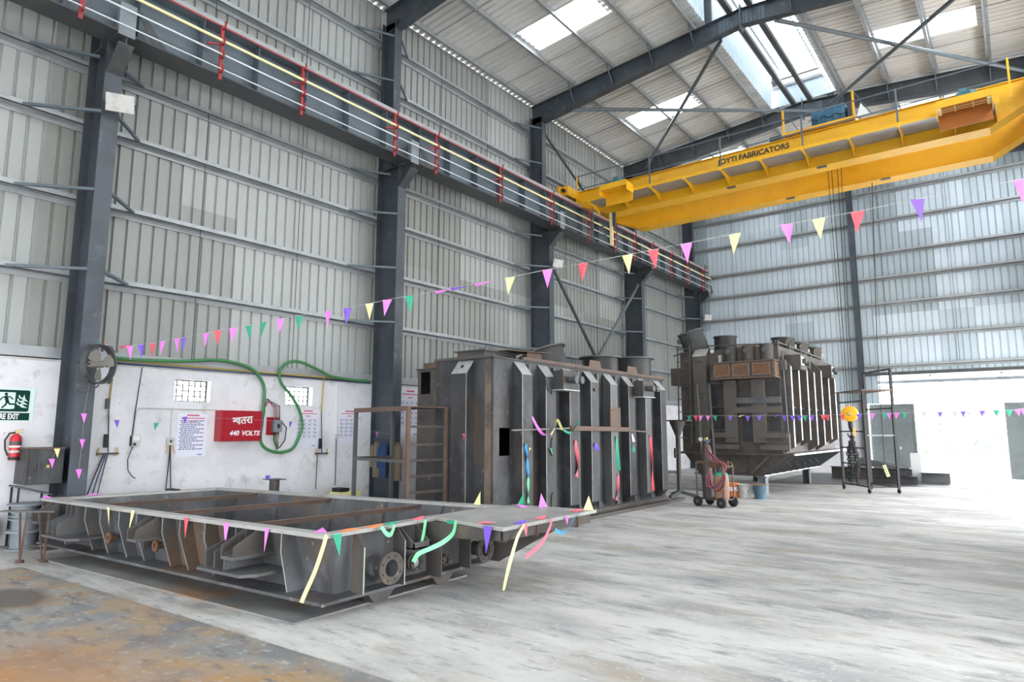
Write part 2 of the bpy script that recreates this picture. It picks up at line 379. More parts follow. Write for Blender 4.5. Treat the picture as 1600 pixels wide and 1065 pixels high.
# door leaves
def leaf(name, label, loc, rz, w, h):
    d = thing(name, label, 'door', loc, rz)
    f = MB()
    for b in ((0, .07, 0, h), (w - .07, w, 0, h), (.07, w - .07, 0, .07), (.07, w - .07, h - .07, h)): f.box(b[0], b[1], -.03, .03, b[2], b[3])
    f.build('frame', 'door_green', d, True)
    MB().box(.07, w - .07, -.006, .006, .07, h - .07).build('sheet', 'door_green', d, True)
    for z in (h * .26, h * .44, h * .51, h * .70, h * .85): MB().box(.07, w - .07, -.028, -.006, z - .018, z + .018).build('rail', 'door_green', d, True)
    MB().box(w * .62, w * .66, -.05, -.028, h * .36, h * .40).build('bolt', 'edge_bright', d, True)
    return d
leaf('gate_leaf', 'grey-green steel door leaf next to the wall post, behind the scaffold', (-4.78, BY + .32, -.02), 0, 1.56, 2.76)
leaf('gate_leaf', 'grey-green steel door leaf at the right edge of the doorway', (-.42, BY + .32, -.02), math.radians(3), 2.1, 2.74)
portal(((DX0 + DX1) / 2, BY + .1, 1.85), DX1 - DX0, 3.7, (0, -1, 0))

# right and front walls, out of the frame: added door openings and a high open strip let sky light in
m = MB()
ROPEN = [(-7.5, -1.2, 0, 5.0), (2.4, 6.9, 0, 4.4), (14.0, 28.0, 0, 5.0)]
def wall_with_holes(mb, fixed, a0, a1, z0, z1, holes, axis):
    cuts = sorted({a0, a1, *[h[0] for h in holes], *[h[1] for h in holes]})
    for p, q in zip(cuts[:-1], cuts[1:]):
        hs = sorted([(h[2], h[3]) for h in holes if h[0] <= p and h[1] >= q]); z = z0
        for h0, h1 in hs + [(z1, z1)]:
            if h0 > z:
                if axis == 'y': mb.box(fixed, fixed + .2, p, q, z, h0)
                else: mb.box(p, q, fixed - .2, fixed, z, h0)
            z = h1
RHI = [(2.0, 29.0, 9.7, 11.1)]
wall_with_holes(m, RX, FY, BY + .2, 0, 12.7, ROPEN + RHI, 'y')
for a, b, z0, z1 in ROPEN: m.prism([(RX + .2, a - .3, z1 + .25), (RX + 3.6, a - .3, z1 - .25), (RX + 3.6, b + .3, z1 - .25), (RX + .2, b + .3, z1 + .25)], (0, 0, .04))     # unseen canopies, added to keep sky light off the floor
tag(m.build('wall_right', 'sheet_mid'), kind='structure')
for a, b, z0, z1 in ROPEN + RHI: portal((RX + .1, (a + b) / 2, (z0 + z1) / 2), b - a, z1 - z0, (-1, 0, 0))
m = MB(); FOP = [(-9.5, -1.5, 0, 5.0)]
wall_with_holes(m, FY, WX - .25, RX + .2, 0, 12.7, FOP, 'x')
m.prism([(WX - .25, FY - .2, 12.7), (RX + .2, FY - .2, 12.7), (RIDGE, FY - .2, 13.35)], (0, .2, 0))
tag(m.build('wall_front', 'sheet_mid'), kind='structure')
portal((-5.5, FY - .1, 2.5), 8, 5, (0, 1, 0))

# ------------------------------------------------------------------ roof
rf = thing('ceiling', loc=(RIDGE, 15, 12.6), kind='structure')
RW = 6.4 / 6; SL = math.atan(.09)
EL, VL, VR, ER = WX - .3, -6.15, -4.05, RX + .3      # eave left, vent edges, eave right
SK = {'L': (-10.31, -7.90), 'R': (-2.50, -.05)}
ycuts = [13.57 + RW * k for k in range(-6, 15)]       # 7.17 .. 28.5
def roof_sheet(x0, x1, y, m, name='roof_sheet', w=RW):
    """ribbed sheet laid up the slope from x0 to x1"""
    key = (round(x0, 2), round(x1, 2), m, round(w, 3))
    if key not in RS:
        prof = []; n = 5; pt = w / n
        for i in range(n):
            u = i * pt; prof += [(u, 0), (u + pt - .085, 0), (u + pt - .06, .05), (u + pt - .025, .05)]
        prof.append((w, 0)); k = len(prof); mb = MB()
        mb.add([(x0, u, zr(x0) + h) for u, h in prof] + [(x1, u, zr(x1) + h) for u, h in prof], [(i, i + 1, k + i + 1, k + i) for i in range(k - 1)])
        me = bpy.data.meshes.new(name); me.from_pydata(mb.v, [], mb.f); me.materials.append(MATS[m]); me.update(); RS[key] = me
    return inst(name, RS[key], rf, (0, y, 0))
RS = {}
SKY_AT = (7.17, 13.57, 19.97, 25.3033)
VENT_END = 23.05
for i, y in enumerate(ycuts):
    mm = 'roof_sheet' if i % 3 else 'roof_sheet_b'
    sky = any(abs(y - q) < .01 for q in SKY_AT)
    ridgeL, ridgeR = (VL, VR) if y < VENT_END - .6 else (RIDGE, RIDGE + .001)
    if sky:
        roof_sheet(EL, SK['L'][0] + .08, y, mm); roof_sheet(SK['L'][0], SK['L'][1], y, 'skylight', 'skylight_sheet'); roof_sheet(SK['L'][1] - .08, ridgeL, y, mm)
        roof_sheet(ridgeR, SK['R'][0] + .08, y, mm); roof_sheet(SK['R'][0], SK['R'][1], y, 'skylight', 'skylight_sheet'); roof_sheet(SK['R'][1] - .08, ER, y, mm)
        for s in 'LR':
            a, b = SK[s]; portal(((a + b) / 2, y + RW / 2, zr((a + b) / 2) + .06), b - a, RW, (0, 0, -1))
    else:
        roof_sheet(EL, ridgeL, y, mm); roof_sheet(ridgeR, ER, y, mm)
yl = ycuts[-1] + RW
roof_sheet(EL, RIDGE, yl, 'roof_sheet', w=BY + .3 - yl); roof_sheet(RIDGE, ER, yl, 'roof_sheet', w=BY + .3 - yl)
# roof behind the camera, with the same skylights carried on
m = MB(); yb = ycuts[0]
holes = [(s0, s1, q, q + RW) for q in (.77, -5.63) for s0, s1 in SK.values()]
xs = sorted({EL, VL, VR, ER, *SK['L'], *SK['R']}); yy = sorted({FY - .2, yb, *[h[2] for h in holes], *[h[3] for h in holes]})
for x0, x1 in zip(xs[:-1], xs[1:]):
    if (x0, x1) == (VL, VR): continue
    for y0, y1 in zip(yy[:-1], yy[1:]):
        if any(h[0] <= x0 and h[1] >= x1 and h[2] <= y0 and h[3] >= y1 for h in holes): continue
        m.add([(x0, y0, zr(x0)), (x1, y0, zr(x1)), (x1, y1, zr(x1)), (x0, y1, zr(x0))], [(0, 1, 2, 3)])
m.build('roof_sheet', 'roof_sheet', rf)
for s0, s1, y0, y1 in holes:
    MB().add([(s0, y0, zr(s0)), (s1, y0, zr(s1)), (s1, y1, zr(s1)), (s0, y1, zr(s0))], [(0, 1, 2, 3)]).build('skylight_sheet', 'skylight', rf)
    portal(((s0 + s1) / 2, (y0 + y1) / 2, zr((s0 + s1) / 2) + .04), s1 - s0, RW, (0, 0, -1))
# purlins (Z sections) along the hall, in bay lengths
PX = [-11.95, -10.40, -9.02, -7.68, -6.42, -3.80, -2.50, -1.20, .14, 1.55]
fr = [FY, -2.44] + COLY[:-1] + [BY]
for x in PX:
    s = 1 if x < RIDGE else -1; z = zr(x)
    for a, b in zip(fr[:-1], fr[1:]):
        mb = MB(); mb.box(x - .008, x + .008, a, b, z - .20, z - .005); mb.box(x, x + s * .07, a, b, z - .20, z - .188); mb.box(x, x - s * .07, a, b, z - .017, z - .005)
        mb.build('purlin', 'galv', rf)
for x, w in ((-5.36, .07), (-4.82, .07)):            # channels below the ridge vent
    mb = MB()
    for a, b in zip(fr[2:-2], fr[3:-1]): mb.box(x - w, x + w, a + .1, b - .1, 12.95, 13.08)
    mb.build('vent_channel', 'dark_grey', rf)
for a, b in zip(fr[2:-1], fr[3:]):                   # thin sag rods between purlins
    for q in (.25, .5, .75):
        y = a + (b - a) * q
        for xa, xb in ((PX[0], PX[4]), (PX[5], PX[9])):
            MB().tube([(xa, y, zr(xa) - .10), (xb, y, zr(xb) - .10)], .008, 5).build('sag_rod', 'dark_grey', rf)
# ridge vent (monitor): upstands, light roof, closed end
vm = corrugated('vent_side_sheet', 1.35, .98, .225, 'sheet_back_light')
y = 4.0; yv = []
while y + 1.35 < VENT_END + .1: yv.append(y); y += 1.35
for y in yv:
    inst('vent_side_sheet', vm, rf, (VL + .06, y, 13.0), (0, 0, math.pi / 2)); inst('vent_side_sheet', vm, rf, (VR - .06, y + 1.35, 13.0), (0, 0, -math.pi / 2))
for y0, y1 in [(FY, 4.0)]:
    MB().box(VL + .05, VL + .06, y0, y1, 13.0, 13.98).build('vent_side_sheet', 'sheet_back_light', rf); MB().box(VR - .06, VR - .05, y0, y1, 13.0, 13.98).build('vent_side_sheet', 'sheet_back_light', rf)
for x0, x1, zz in ((VL - .55, RIDGE, 1), (RIDGE, VR + .55, -1)):
    for k in range(14):
        ya = FY + 2.32 * k; yb2 = min(ya + 2.32, VENT_END + .3)
        if ya > VENT_END: break
        z0 = 14.42 - .10 * abs(x0 - RIDGE); z1 = 14.42 - .10 * abs(x1 - RIDGE)
        prof = []; n = 9; pt = (yb2 - ya) / n; mb = MB()
        for i in range(n):
            u = ya + i * pt; prof += [(u, 0), (u + pt * .6, 0), (u + pt * .7, .03), (u + pt * .9, .03)]
        prof.append((yb2, 0)); kk = len(prof)
        mb.add([(x0, u, z0 + h) for u, h in prof] + [(x1, u, z1 + h) for u, h in prof], [(i, i + 1, kk + i + 1, kk + i) for i in range(kk - 1)])
        mb.build('vent_roof_sheet', 'vent_sheet', rf)
for x in (VL + .03, VR - .03, -5.7, -4.5):
    MB().box(x - .03, x + .03, FY, VENT_END, 14.22, 14.32).build('vent_purlin', 'galv', rf)
MB().box(VL + .05, VR - .05, VENT_END, VENT_END + .012, 13.05, 13.75).build('vent_end_sheet', 'sheet_back_light', rf)
MB().box(VL, VR, VENT_END - .08, VENT_END - .01, 13.72, 13.82).build('vent_end_girt', 'galv', rf)
MB().box(VL, VR, VENT_END - .05, VENT_END, 14.0, 14.06).build('vent_end_girt', 'dark_grey', rf)
for y in fr[1:-1]:
    if y > 24: continue
    for x in (VL + .16, VR - .16): MB().box(x - .09, x + .09, y - .05, y + .05, 12.9, 14.25).build('vent_post', 'blue_grey', rf)
portal((RIDGE, 7.0, 14.0), VR - VL, 32, (0, 0, -1))
# ------------------------------------------------------------------ columns of the left wall
FX, UX, HW = -11.36, -11.63, .13        # front of lower column, front of upper column, half flange width
CL = ['carrying a round fan, beside the fire exit sign', 'behind the bare rack with hanging work clothes', 'behind the near tank, a small floodlight high on it', 'right of the slanting braces, behind the near tank', 'in the far corner of the hall']
def runway_parts(t, y):
    # corbel under the crane beam, stub plate in front of it, stay
    MB().box(FX, -10.93, y - .13, y + .13, 8.02, 8.05).build('corbel_plate', 'dark_grey', t)
    MB().prism([(FX, y - .008, 7.52), (FX, y - .008, 8.02), (-10.95, y - .008, 8.02), (-10.95, y - .008, 7.88)], (0, .016, 0)).build('corbel_web', 'dark_grey', t)
    MB().prism([(FX, y - .12, 7.50), (FX, y + .12, 7.50), (-10.95, y + .12, 7.87), (-10.95, y - .12, 7.87)], (0, 0, .014)).build('corbel_flange', 'dark_grey', t)
    s = MB().box(-10.935, -10.92, y - .14, y + .11, 8.0, 8.56); s.box(-11.02, -10.935, y - .14, y - .13, 8.08, 8.56); s.build('stub_plate', 'pale_grey_paint', t)
    MB().prism([(-10.96, y + .11, 8.55), (-10.96, y + .20, 8.55), (-10.96, y + .62, 8.08), (-10.96, y + .40, 8.08)], (.012, 0, 0)).build('stay_plate', 'dark_grey', t)
for i, y in enumerate(COLY):
    t = thing('steel_column', 'blue-grey steel wall column ' + CL[i], 'column', (WX + .3, y, 0), group='columns along the left wall')
    MB().box(FX - .014, FX, y - HW, y + HW, 0, 8.02).build('flange', 'blue_grey', t)
    MB().box(WX, WX + .014, y - HW, y + HW, 0, 12.0).build('flange', 'blue_grey', t)
    MB().box(WX + .014, FX - .014, y - .005, y + .005, 0, 8.02).build('web', 'blue_grey', t)
    MB().box(WX + .014, FX + .01, y - HW, y + HW, 8.02, 8.035).build('shoulder_plate', 'dark_grey', t)
    MB().box(UX - .012, UX, y - .115, y + .115, 8.035, 12.0).build('flange', 'blue_grey', t)
    MB().box(WX + .014, UX - .012, y - .005, y + .005, 8.035, 12.0).build('web', 'blue_grey', t)
    MB().box(WX - .05, FX + .06, y - .2, y + .2, 0, .025).build('base_plate', 'dark_grey', t)
    for z in GZ:
        f = FX if z < 7.7 else UX
        for s in (-1, 1):
            if (i == 4 and s == 1) or (i < 4 and s == 1 and z > 9.5 and i == 0): continue
            L = .85 if s < 0 else .62
            MB().beam((f - .02, y + s * (HW - .01), z), (WX + .006, y + s * (HW + L), z + .0), .045, .045).build('fly_brace', 'beam_grey', t)
    runway_parts(t, y)

# ------------------------------------------------------------------ portal rafters
def rafter(y, label):
    t = thing('roof_rafter', label, 'rafter', (RIDGE, y, 12.4), group='roof rafters')
    for side in (-1, 1):
        xe = WX + .01 if side < 0 else RX
        xs_ = [xe, RIDGE]
        top = lambda x: zr(x) - .215
        bot = lambda x: top(x) - (.48 + .22 * abs(x - RIDGE) / 7.0)
        MB().prism([(xe, y - .005, bot(xe)), (RIDGE, y - .005, bot(RIDGE)), (RIDGE, y - .005, top(RIDGE)), (xe, y - .005, top(xe))], (0, .01, 0)).build('web', 'blue_grey', t)
        for f, n in ((top, 'top_flange'), (bot, 'bottom_flange')):
            d = -.012 if f is top else 0
            MB().prism([(xe, y - .11, f(xe) + d), (RIDGE, y - .11, f(RIDGE) + d), (RIDGE, y + .11, f(RIDGE) + d), (xe, y + .11, f(xe) + d)], (0, 0, .012)).build(n, 'blue_grey', t)
        for x in PX:
            if (x < RIDGE) != (side < 0) or abs(x - xe) < .4: continue
            MB().beam((x, y - .45, zr(x) - .19), (x, y - .03, bot(x) + .06), .03, .03).build('knee_brace', 'beam_grey', t)
            MB().box(x - .004, x + .004, y - .10, y - .006, bot(x) + .014, top(x) - .014).build('stiffener', 'blue_grey', t)
        sp = MB().prism([(RIDGE + side * .02, y - .02, bot(RIDGE) + .05), (RIDGE + side * .62, y - .02, bot(RIDGE + side * .62) + .05), (RIDGE + side * .62, y - .02, top(RIDGE + side * .62) - .05), (RIDGE + side * .02, y - .02, top(RIDGE) - .05)], (0, .012, 0)).build('splice_plate', 'beam_grey', t)
        b = MB()
        for u in (.09, .2, .31, .42, .53):
            for v in (.15, .3, .5, .7, .85):
                x = RIDGE + side * u; z = bot(x) + .05 + (top(x) - bot(x) - .1) * v; b.lathe([(.016, 0), (.016, .018)], (x, y - .02, z), (0, -1, 0), 6)
        tag(b.build('bolts', 'beam_grey', sp), kind='stuff')
    MB().box(RIDGE - .015, RIDGE + .015, y - .12, y + .12, zr(RIDGE) - .82, zr(RIDGE) - .10).build('ridge_plate', 'beam_grey', t)
    return t
rafter(10.36, 'blue-grey roof rafter cut by the top edge, rising from the column behind the bare rack')
rafter(16.76, 'blue-grey roof rafter with the bolted ridge splice in full view at the top')
rafter(23.16, 'blue-grey roof rafter just above and behind the yellow crane')
rafter(29.2, 'blue-grey end rafter along the top of the back wall')
for y in (3.96, -2.44):                     # same frames nearer than the view
    m = MB()
    for xe, s in ((WX + .01, -1), (RX, 1)): m.prism([(xe, y - .11, 11.65), (RIDGE, y - .11, 12.5), (RIDGE, y - .11, 13.0), (xe, y - .11, 12.38)], (0, .22, 0))
    tag(m.build('trim_%d' % (1 if y > 0 else 2), 'blue_grey'), kind='structure')

# ------------------------------------------------------------------ bracing tubes
def brace(name, label, a, b, r=.055, m='beam_grey', grp=None):
    t = thing(name, label, 'brace', a, group=grp)
    MB().tube([a, b], r, 12).build('pipe', m, t, smooth=True)
    a = Vector(a); b = Vector(b); d = (b - a).normalized()
    for p, s in ((a, 1), (b, -1)):
        MB().beam(p - d * s * .10, p + d * s * .16, .012, .14, (0, 0, 1)).build('gusset', m, t)
    return t
g = 'roof bracing tubes'
brace('roof_brace', 'long steel roof brace lying nearly level above the left end of the crane', (-10.45, 16.86, 11.88), (-4.55, 23.05, 12.50), grp=g)
brace('roof_brace', 'steel roof brace falling steeply across the brightest left skylight', (-5.72, 16.86, 12.40), (-11.1, 23.05, 12.05), grp=g)
brace('roof_brace', 'steel roof brace running from the ridge down to the right across the skylight', (-4.20, 16.86, 12.40), (.95, 23.05, 12.0), grp=g)
brace('roof_brace', 'steel roof brace rising to the top edge right of the blue hoist', (.2, 16.86, 11.75), (-4.45, 23.05, 12.50), grp=g)
g = 'wall bracing tubes'
brace('wall_brace', 'dark wall brace falling to the right behind the near tank', (-11.42, 16.92, 6.85), (-11.42, 21.9, 1.75), grp=g, m='dark_grey')
brace('wall_brace', 'lighter wall brace falling to the left behind the near tank', (-11.50, 23.0, 7.35), (-11.50, 17.6, 2.1), grp=g)
brace('wall_brace', 'upper wall brace falling towards the left end of the crane', (-11.68, 16.90, 11.40), (-11.68, 22.9, 8.35), .045, grp=g, m='dark_grey')

# ------------------------------------------------------------------ crane runway
t = thing('crane_runway_beam', 'long grey plate girder with red-edged top flange along the left wall', 'beam', (-11.2, 13, 7.83))
YA, YB = -8.5, 29.25
MB().box(-11.45, -10.95, YA, YB, 8.05, 8.078).build('bottom_flange', 'dark_grey', t)
MB().box(-11.21, -11.19, YA, YB, 8.078, 8.995).build('web', 'beam_grey', t)
MB().box(-11.45, -10.955, YA, YB, 8.995, 9.02).build('top_flange', 'beam_grey', t)
MB().box(-10.955, -10.95, YA, YB, 8.99, 9.022).build('painted_edge', 'red_paint', t)
MB().box(-11.42, -10.97, YA, YB, 9.02, 9.12).build('top_channel', 'galv', t)
MB().box(-11.235, -11.165, YA, YB, 9.12, 9.25).build('rail', 'steel_brown', t)
y = 2.0
sm = None
while y < 29.2:
    if sm is None:
        o = MB().box(-11.42, -10.98, y - .006, y + .006, 8.078, 8.995).build('stiffener', 'beam_grey', t); sm = o.data; y0s = y
    else:
        o = bpy.data.objects.new('stiffener', sm); C.objects.link(o); o.parent = t; o.location = (0, y - y0s, 0)
    y += 1.07
MB().box(-11.09, -11.03, 29.05, 29.25, 9.08, 9.36).build('end_stop', 'beam_grey', t)
for z, m_, r, lab in ((8.67, 'bar_yellow', .022, 'pale yellow conductor bar, topmost along the crane girder'), (8.41, 'bar_white', .014, 'thin whitish conductor bar, middle one along the crane girder'), (8.13, 'bar_white', .010, 'thinnest conductor bar, lowest along the crane girder')):
    b = MB().box(-10.85 - r * .7, -10.85 + r * .7, -8, 29.2, z - r, z + r); tag(b.build('conductor_bar', m_), lab, 'conductor bar', 'crane conductor bars')
BRY = [3.28, 5.50, 7.20, 9.68, 11.04, 13.58, 16.10, 18.32, 20.1, 21.6, 23.07, 24.86, 26.58, 28.33]
def ordinal(i): return ['first', 'second', 'third', 'fourth', 'fifth', 'sixth', 'seventh', 'eighth', 'ninth', 'tenth', 'eleventh', 'twelfth', 'thirteenth', 'fourteenth'][i]
for i, y in enumerate(BRY):
    b = thing('conductor_bracket', 'red bracket holding the conductor bars, %s from the left' % ordinal(i), 'bracket', (-10.95, y, 7.95), group='red conductor brackets')
    MB().box(-10.93, -10.895, y - .03, y + .03, 7.95, 8.99).build('post', 'red_paint', b)
    MB().box(-10.95, -10.93, y - .02, y + .02, 8.93, 8.99).build('clip', 'red_paint', b)
    for z in (8.92, 8.62, 8.36, 8.08):
        a = MB().box(-10.895, -10.80, y - .015, y + .015, z - .02, z); a.box(-10.82, -10.80, y - .015, y + .015, z, z + .07); a.build('arm', 'red_paint', b)
        MB().lathe([(.022, 0), (.016, .03), (.022, .06)], (-10.81, y, z + .04), (0, 0, 1), 8).build('insulator', 'red_paint', b)
    MB().beam((-10.91, y - .03, 8.62), (-10.96, y - .24, 8.56), .03, .03).build('strut', 'red_paint', b)

# ------------------------------------------------------------------ overhead crane
cr = thing('overhead_crane', 'yellow double-girder overhead crane with lettering on its near girder', 'crane', (RIDGE, 19.2, 8.6))
XL, XR = -11.35, 1.15
def girder(y0, y1, nm):
    poly = [(XL + .1, 9.2), (-9.9, 8.62), (0.0, 8.62), (XR - .1, 9.2), (XR - .1, 9.58), (XL + .1, 9.58)]
    gb = MB().prism([(x, y0, z) for x, z in poly], (0, y1 - y0, 0)).build(nm, 'crane_yellow', cr)
    b = MB(); a = poly
    for p, q in zip(poly[:3], poly[1:4]): b.prism([(p[0], y0 - .05, p[1] - .018), (q[0], y0 - .05, q[1] - .018), (q[0], y1 + .05, q[1] - .018), (p[0], y1 + .05, p[1] - .018)], (0, 0, .017))
    b.build('bottom_flange', 'crane_yellow', gb)
    MB().box(XL + .1, XR - .1, y0 - .05, y1 + .05, 9.581, 9.60).build('top_flange', 'crane_yellow', gb)
    MB().box(-10.6, .4, (y0 + y1) / 2 - .03, (y0 + y1) / 2 + .03, 9.60, 9.65).build('trolley_rail', 'steel_brown', gb)
    return gb
gn = girder(18.02, 18.40, 'bridge_girder'); gf = girder(19.98, 20.36, 'bridge_girder')
for gb, y in ((gn, 18.0), (gf, 19.96)):
    for x in (-6.0, -3.6) if gb is gn else (-4.9, -2.4): MB().box(x - .12, x + .12, y - .03, y + .1, 8.585, 8.60).build('splice_plate', 'dark_grey', gb)
for x, nm in ((XL + .15, 'end_carriage'), (XR - .15, 'end_carriage')):
    e = MB().box(x - .13, x + .13, 17.3, 21.1, 9.30, 9.62).build(nm, 'crane_yellow', cr)
    for y in (17.65, 20.75): MB().lathe([(.15, -.06), (.17, -.055), (.17, -.04), (.15, -.035), (.15, .035), (.17, .04), (.17, .055), (.15, .06)], (x, y, 9.42), (1, 0, 0), 20).build('wheel', 'steel_brown', e, smooth=True)
    MB().box(x - .16, x - .10, 17.12, 17.3, 9.32, 9.60).build('buffer_plate', 'crane_yellow', e)
    MB().lathe([(.06, 0), (.06, .12)], (x, 17.3, 9.46), (0, -1, 0), 12).build('buffer', 'black_rubber', e)
# walkway on brackets
wk = MB().box(-10.55, .2, 17.26, 17.29, 8.89, 8.97).build('walkway_edge', 'crane_yellow', cr)
BX = [-10.3, -9.24, -8.17, -7.10, -6.03, -4.96, -3.89, -2.80, -1.72, -.65, .15]
for a, b in zip(BX[:-1], BX[1:]):
    MB().box(a + .02, b - .02, 17.29, 18.02, 8.90, 8.915).build('walkway_plate', 'grey_plate', cr)
for x in BX:
    pts = [(17.28, 8.899), (17.28, 8.85)] + [(17.28 + .74 * u, 8.85 - .22 * u ** 1.8) for u in (.2, .4, .6, .8, 1)] + [(18.02, 8.899)]
    b = MB().prism([(x - .008, y, z) for y, z in pts], (.016, 0, 0)); b.box(x - .035, x + .035, 17.24, 17.28, 8.85, 8.95)
    b.build('walkway_bracket', 'crane_yellow', cr)
for i, x in enumerate([-10.72, -8.17, -6.02, -3.87, -1.73, .42]):
    MB().box(x - .02, x + .02, 17.28, 17.31, 8.93, 9.84).build('railing_post', 'crane_yellow' if i in (0, 5) else 'beam_grey', cr)
for z in (9.82, 9.38): MB().tube([(-10.72, 17.30, z), (.42, 17.30, z)], .018, 8).build('railing', 'beam_grey', cr, smooth=True)
MB().tube([(-10.72, 17.30, 9.82), (-11.0, 18.0, 9.86), (-11.0, 20.3, 9.86)], .016, 8).build('railing', 'beam_grey', cr)
MB().box(-11.02, -10.98, 20.28, 20.32, 9.6, 9.88).build('railing_post', 'crane_yellow', cr)
MB().box(.5, .54, 20.28, 20.32, 9.6, 9.88).build('railing_post', 'crane_yellow', cr)
# drive platforms with motors at both ends of the walkway
def motor(p, o, s, m_='motor_teal'):
    mo = MB().lathe([(.02, 0), (.13 * s, .02), (.14 * s, .10), (.14 * s, .30), (.11 * s, .34), (.11 * s, .40), (.02, .42)], o, (1, 0, 0), 16).build('motor', m_, p, smooth=True)
    MB().box(o[0] + .08, o[0] + .22, o[1] - .06, o[1] + .06, o[2] + .12 * s, o[2] + .2 * s).build('terminal_box', m_, mo)
    fn = MB()
    for k in range(7): fn.lathe([(.155 * s, .11 + k * .028), (.155 * s, .122 + k * .028)], o, (1, 0, 0), 16)
    fn.build('cooling_fins', m_, mo)
    MB().lathe([(.09, 0), (.09, .14)], (o[0] - .2, o[1], o[2]), (1, 0, 0), 12).build('gearbox', m_, mo)
for x0, x1, tray, zt in ((-9.62, -8.72, 'crane_yellow', 8.98), (-.92, .08, 'orange_mesh', 8.90)):
    pl = MB().box(x0, x1, 16.86, 17.26, zt - .02, zt).build('drive_platform', tray, cr)
    s = MB(); s.box(x0, x1, 16.83, 16.86, zt - .02, zt + .15); s.box(x0 - .02, x0, 16.83, 17.26, zt - .16, zt + .10); s.box(x1, x1 + .02, 16.83, 17.26, zt - .16, zt + .10); s.build('platform_rim', 'crane_yellow', pl)
    MB().box(x0, x1, 17.22, 17.26, zt - .40, zt - .02).build('platform_back', tray, pl)
    if tray == 'orange_mesh':
        for k in range(1, 3):
            x = x0 + (x1 - x0) * k / 3; MB().box(x - .008, x + .008, 16.87, 17.24, zt - .035, zt - .02).build('slat', 'bar_yellow', pl)
        for k in (1, 2):
            yv_ = 16.86 + .13 * k; MB().box(x0, x1, yv_ - .006, yv_ + .006, zt - .033, zt - .02).build('slat', 'bar_yellow', pl)
        for x in (x0 + .03, x1 - .03): MB().box(x - .05, x + .05, 16.85, 17.21, zt - .05, zt - .021).build('bearer', 'bar_yellow', pl)
    motor(pl, ((x0 + x1) / 2 - .15, 17.04, zt + .17), 1.0)
# lettering on the near girder
words_mesh('lettering', 'JOYTI FABRICATORS', .215, 'letter_black', gn, (-6.34, 18.012, 9.34), (1, 0, 0), (0, 0, 1), .06, extrude=.002, offset=.006)
# collector mast hanging from the left end
cm = MB().box(-9.92, -9.82, 17.96, 18.02, 7.55, 8.62).build('collector_mast', 'bar_yellow', cr)
MB().box(-9.80, -9.72, 17.94, 18.03, 8.15, 8.62).build('relay_box', 'dark_grey', cm)
MB().tube([(-10.55, 18.0, 9.2), (-10.55, 18.0, 7.75)], .02, 8).build('drop_rod', 'beam_grey', cm)
for z in (8.25, 7.95): MB().tube([(-10.8, 18.0, z), (-9.85, 18.0, z)], .018, 8).build('collector_arm', 'beam_grey', cm)
# trolley
tr = MB(); tr.box(-4.55, -2.75, 18.12, 18.30, 9.72, 9.82); tr.box(-4.55, -2.75, 20.08, 20.26, 9.72, 9.86); tr.box(-4.55, -4.40, 18.3, 20.08, 9.72, 9.86); tr.box(-2.90, -2.75, 18.3, 20.08, 9.72, 9.86); tr.box(-4.4, -2.9, 18.9, 19.05, 9.72, 9.84)
tro = tr.build('trolley_frame', 'crane_yellow', cr)
for x in (-4.4, -2.9):
    for y in (18.21, 20.17): MB().lathe([(.10, -.05), (.10, .05), (.12, .05), (.12, .07)], (x, y, 9.745), (0, 1, 0), 14).build('wheel', 'dark_grey', tro)
h = MB().lathe([(.05, 0), (.27, .02), (.30, .08), (.30, .80), (.27, .86), (.05, .90)], (-3.90, 18.75, 10.20), (1, 0, 0), 20).build('hoist_cover', 'hoist_blue', tro, smooth=True)
for u in (.18, .38, .58, .76): MB().lathe([(.306, u), (.315, u + .02), (.306, u + .04)], (-3.90, 18.75, 10.20), (1, 0, 0), 20).build('cover_rib', 'hoist_blue', h, smooth=True)
w_ = []
for k in range(19): w_.append((-3.94 + .053 * k, 18.448, 10.12 + .035 * math.sin(k * 1.1)))
MB().tube(w_, .010, 6).build('cover_cord', 'black', h)
MB().box(-2.98, -2.84, 18.5, 18.9, 9.9, 10.35).build('gear_case', 'dark_grey', tro)
for x in (-4.53, -2.78):
    MB().box(x - .025, x + .025, 18.14, 18.19, 9.82, 10.5).build('guard_post', 'crane_yellow', tro)
    MB().beam((x + .02, 18.18, 10.5), (x + .42, 18.18, 9.74), .02, .02).build('guard_stay', 'beam_grey', tro)
MB().prism([(-2.72, 18.1, 9.72), (-2.40, 18.1, 9.72), (-2.60, 18.1, 10.1)], (0, .02, 0)).build('guard_plate', 'white_paint', tro)
MB().box(-4.9, -4.6, 18.1, 18.25, 9.66, 9.80).build('rail_sweep', 'dark_grey', tro)
MB().lathe([(.17, 0), (.17, .03), (.14, .03), (.14, 1.05), (.17, 1.05), (.17, 1.08)], (-4.1, 19.2, 9.93), (1, 0, 0), 20).build('rope_drum', 'dark_grey', tro, smooth=True)
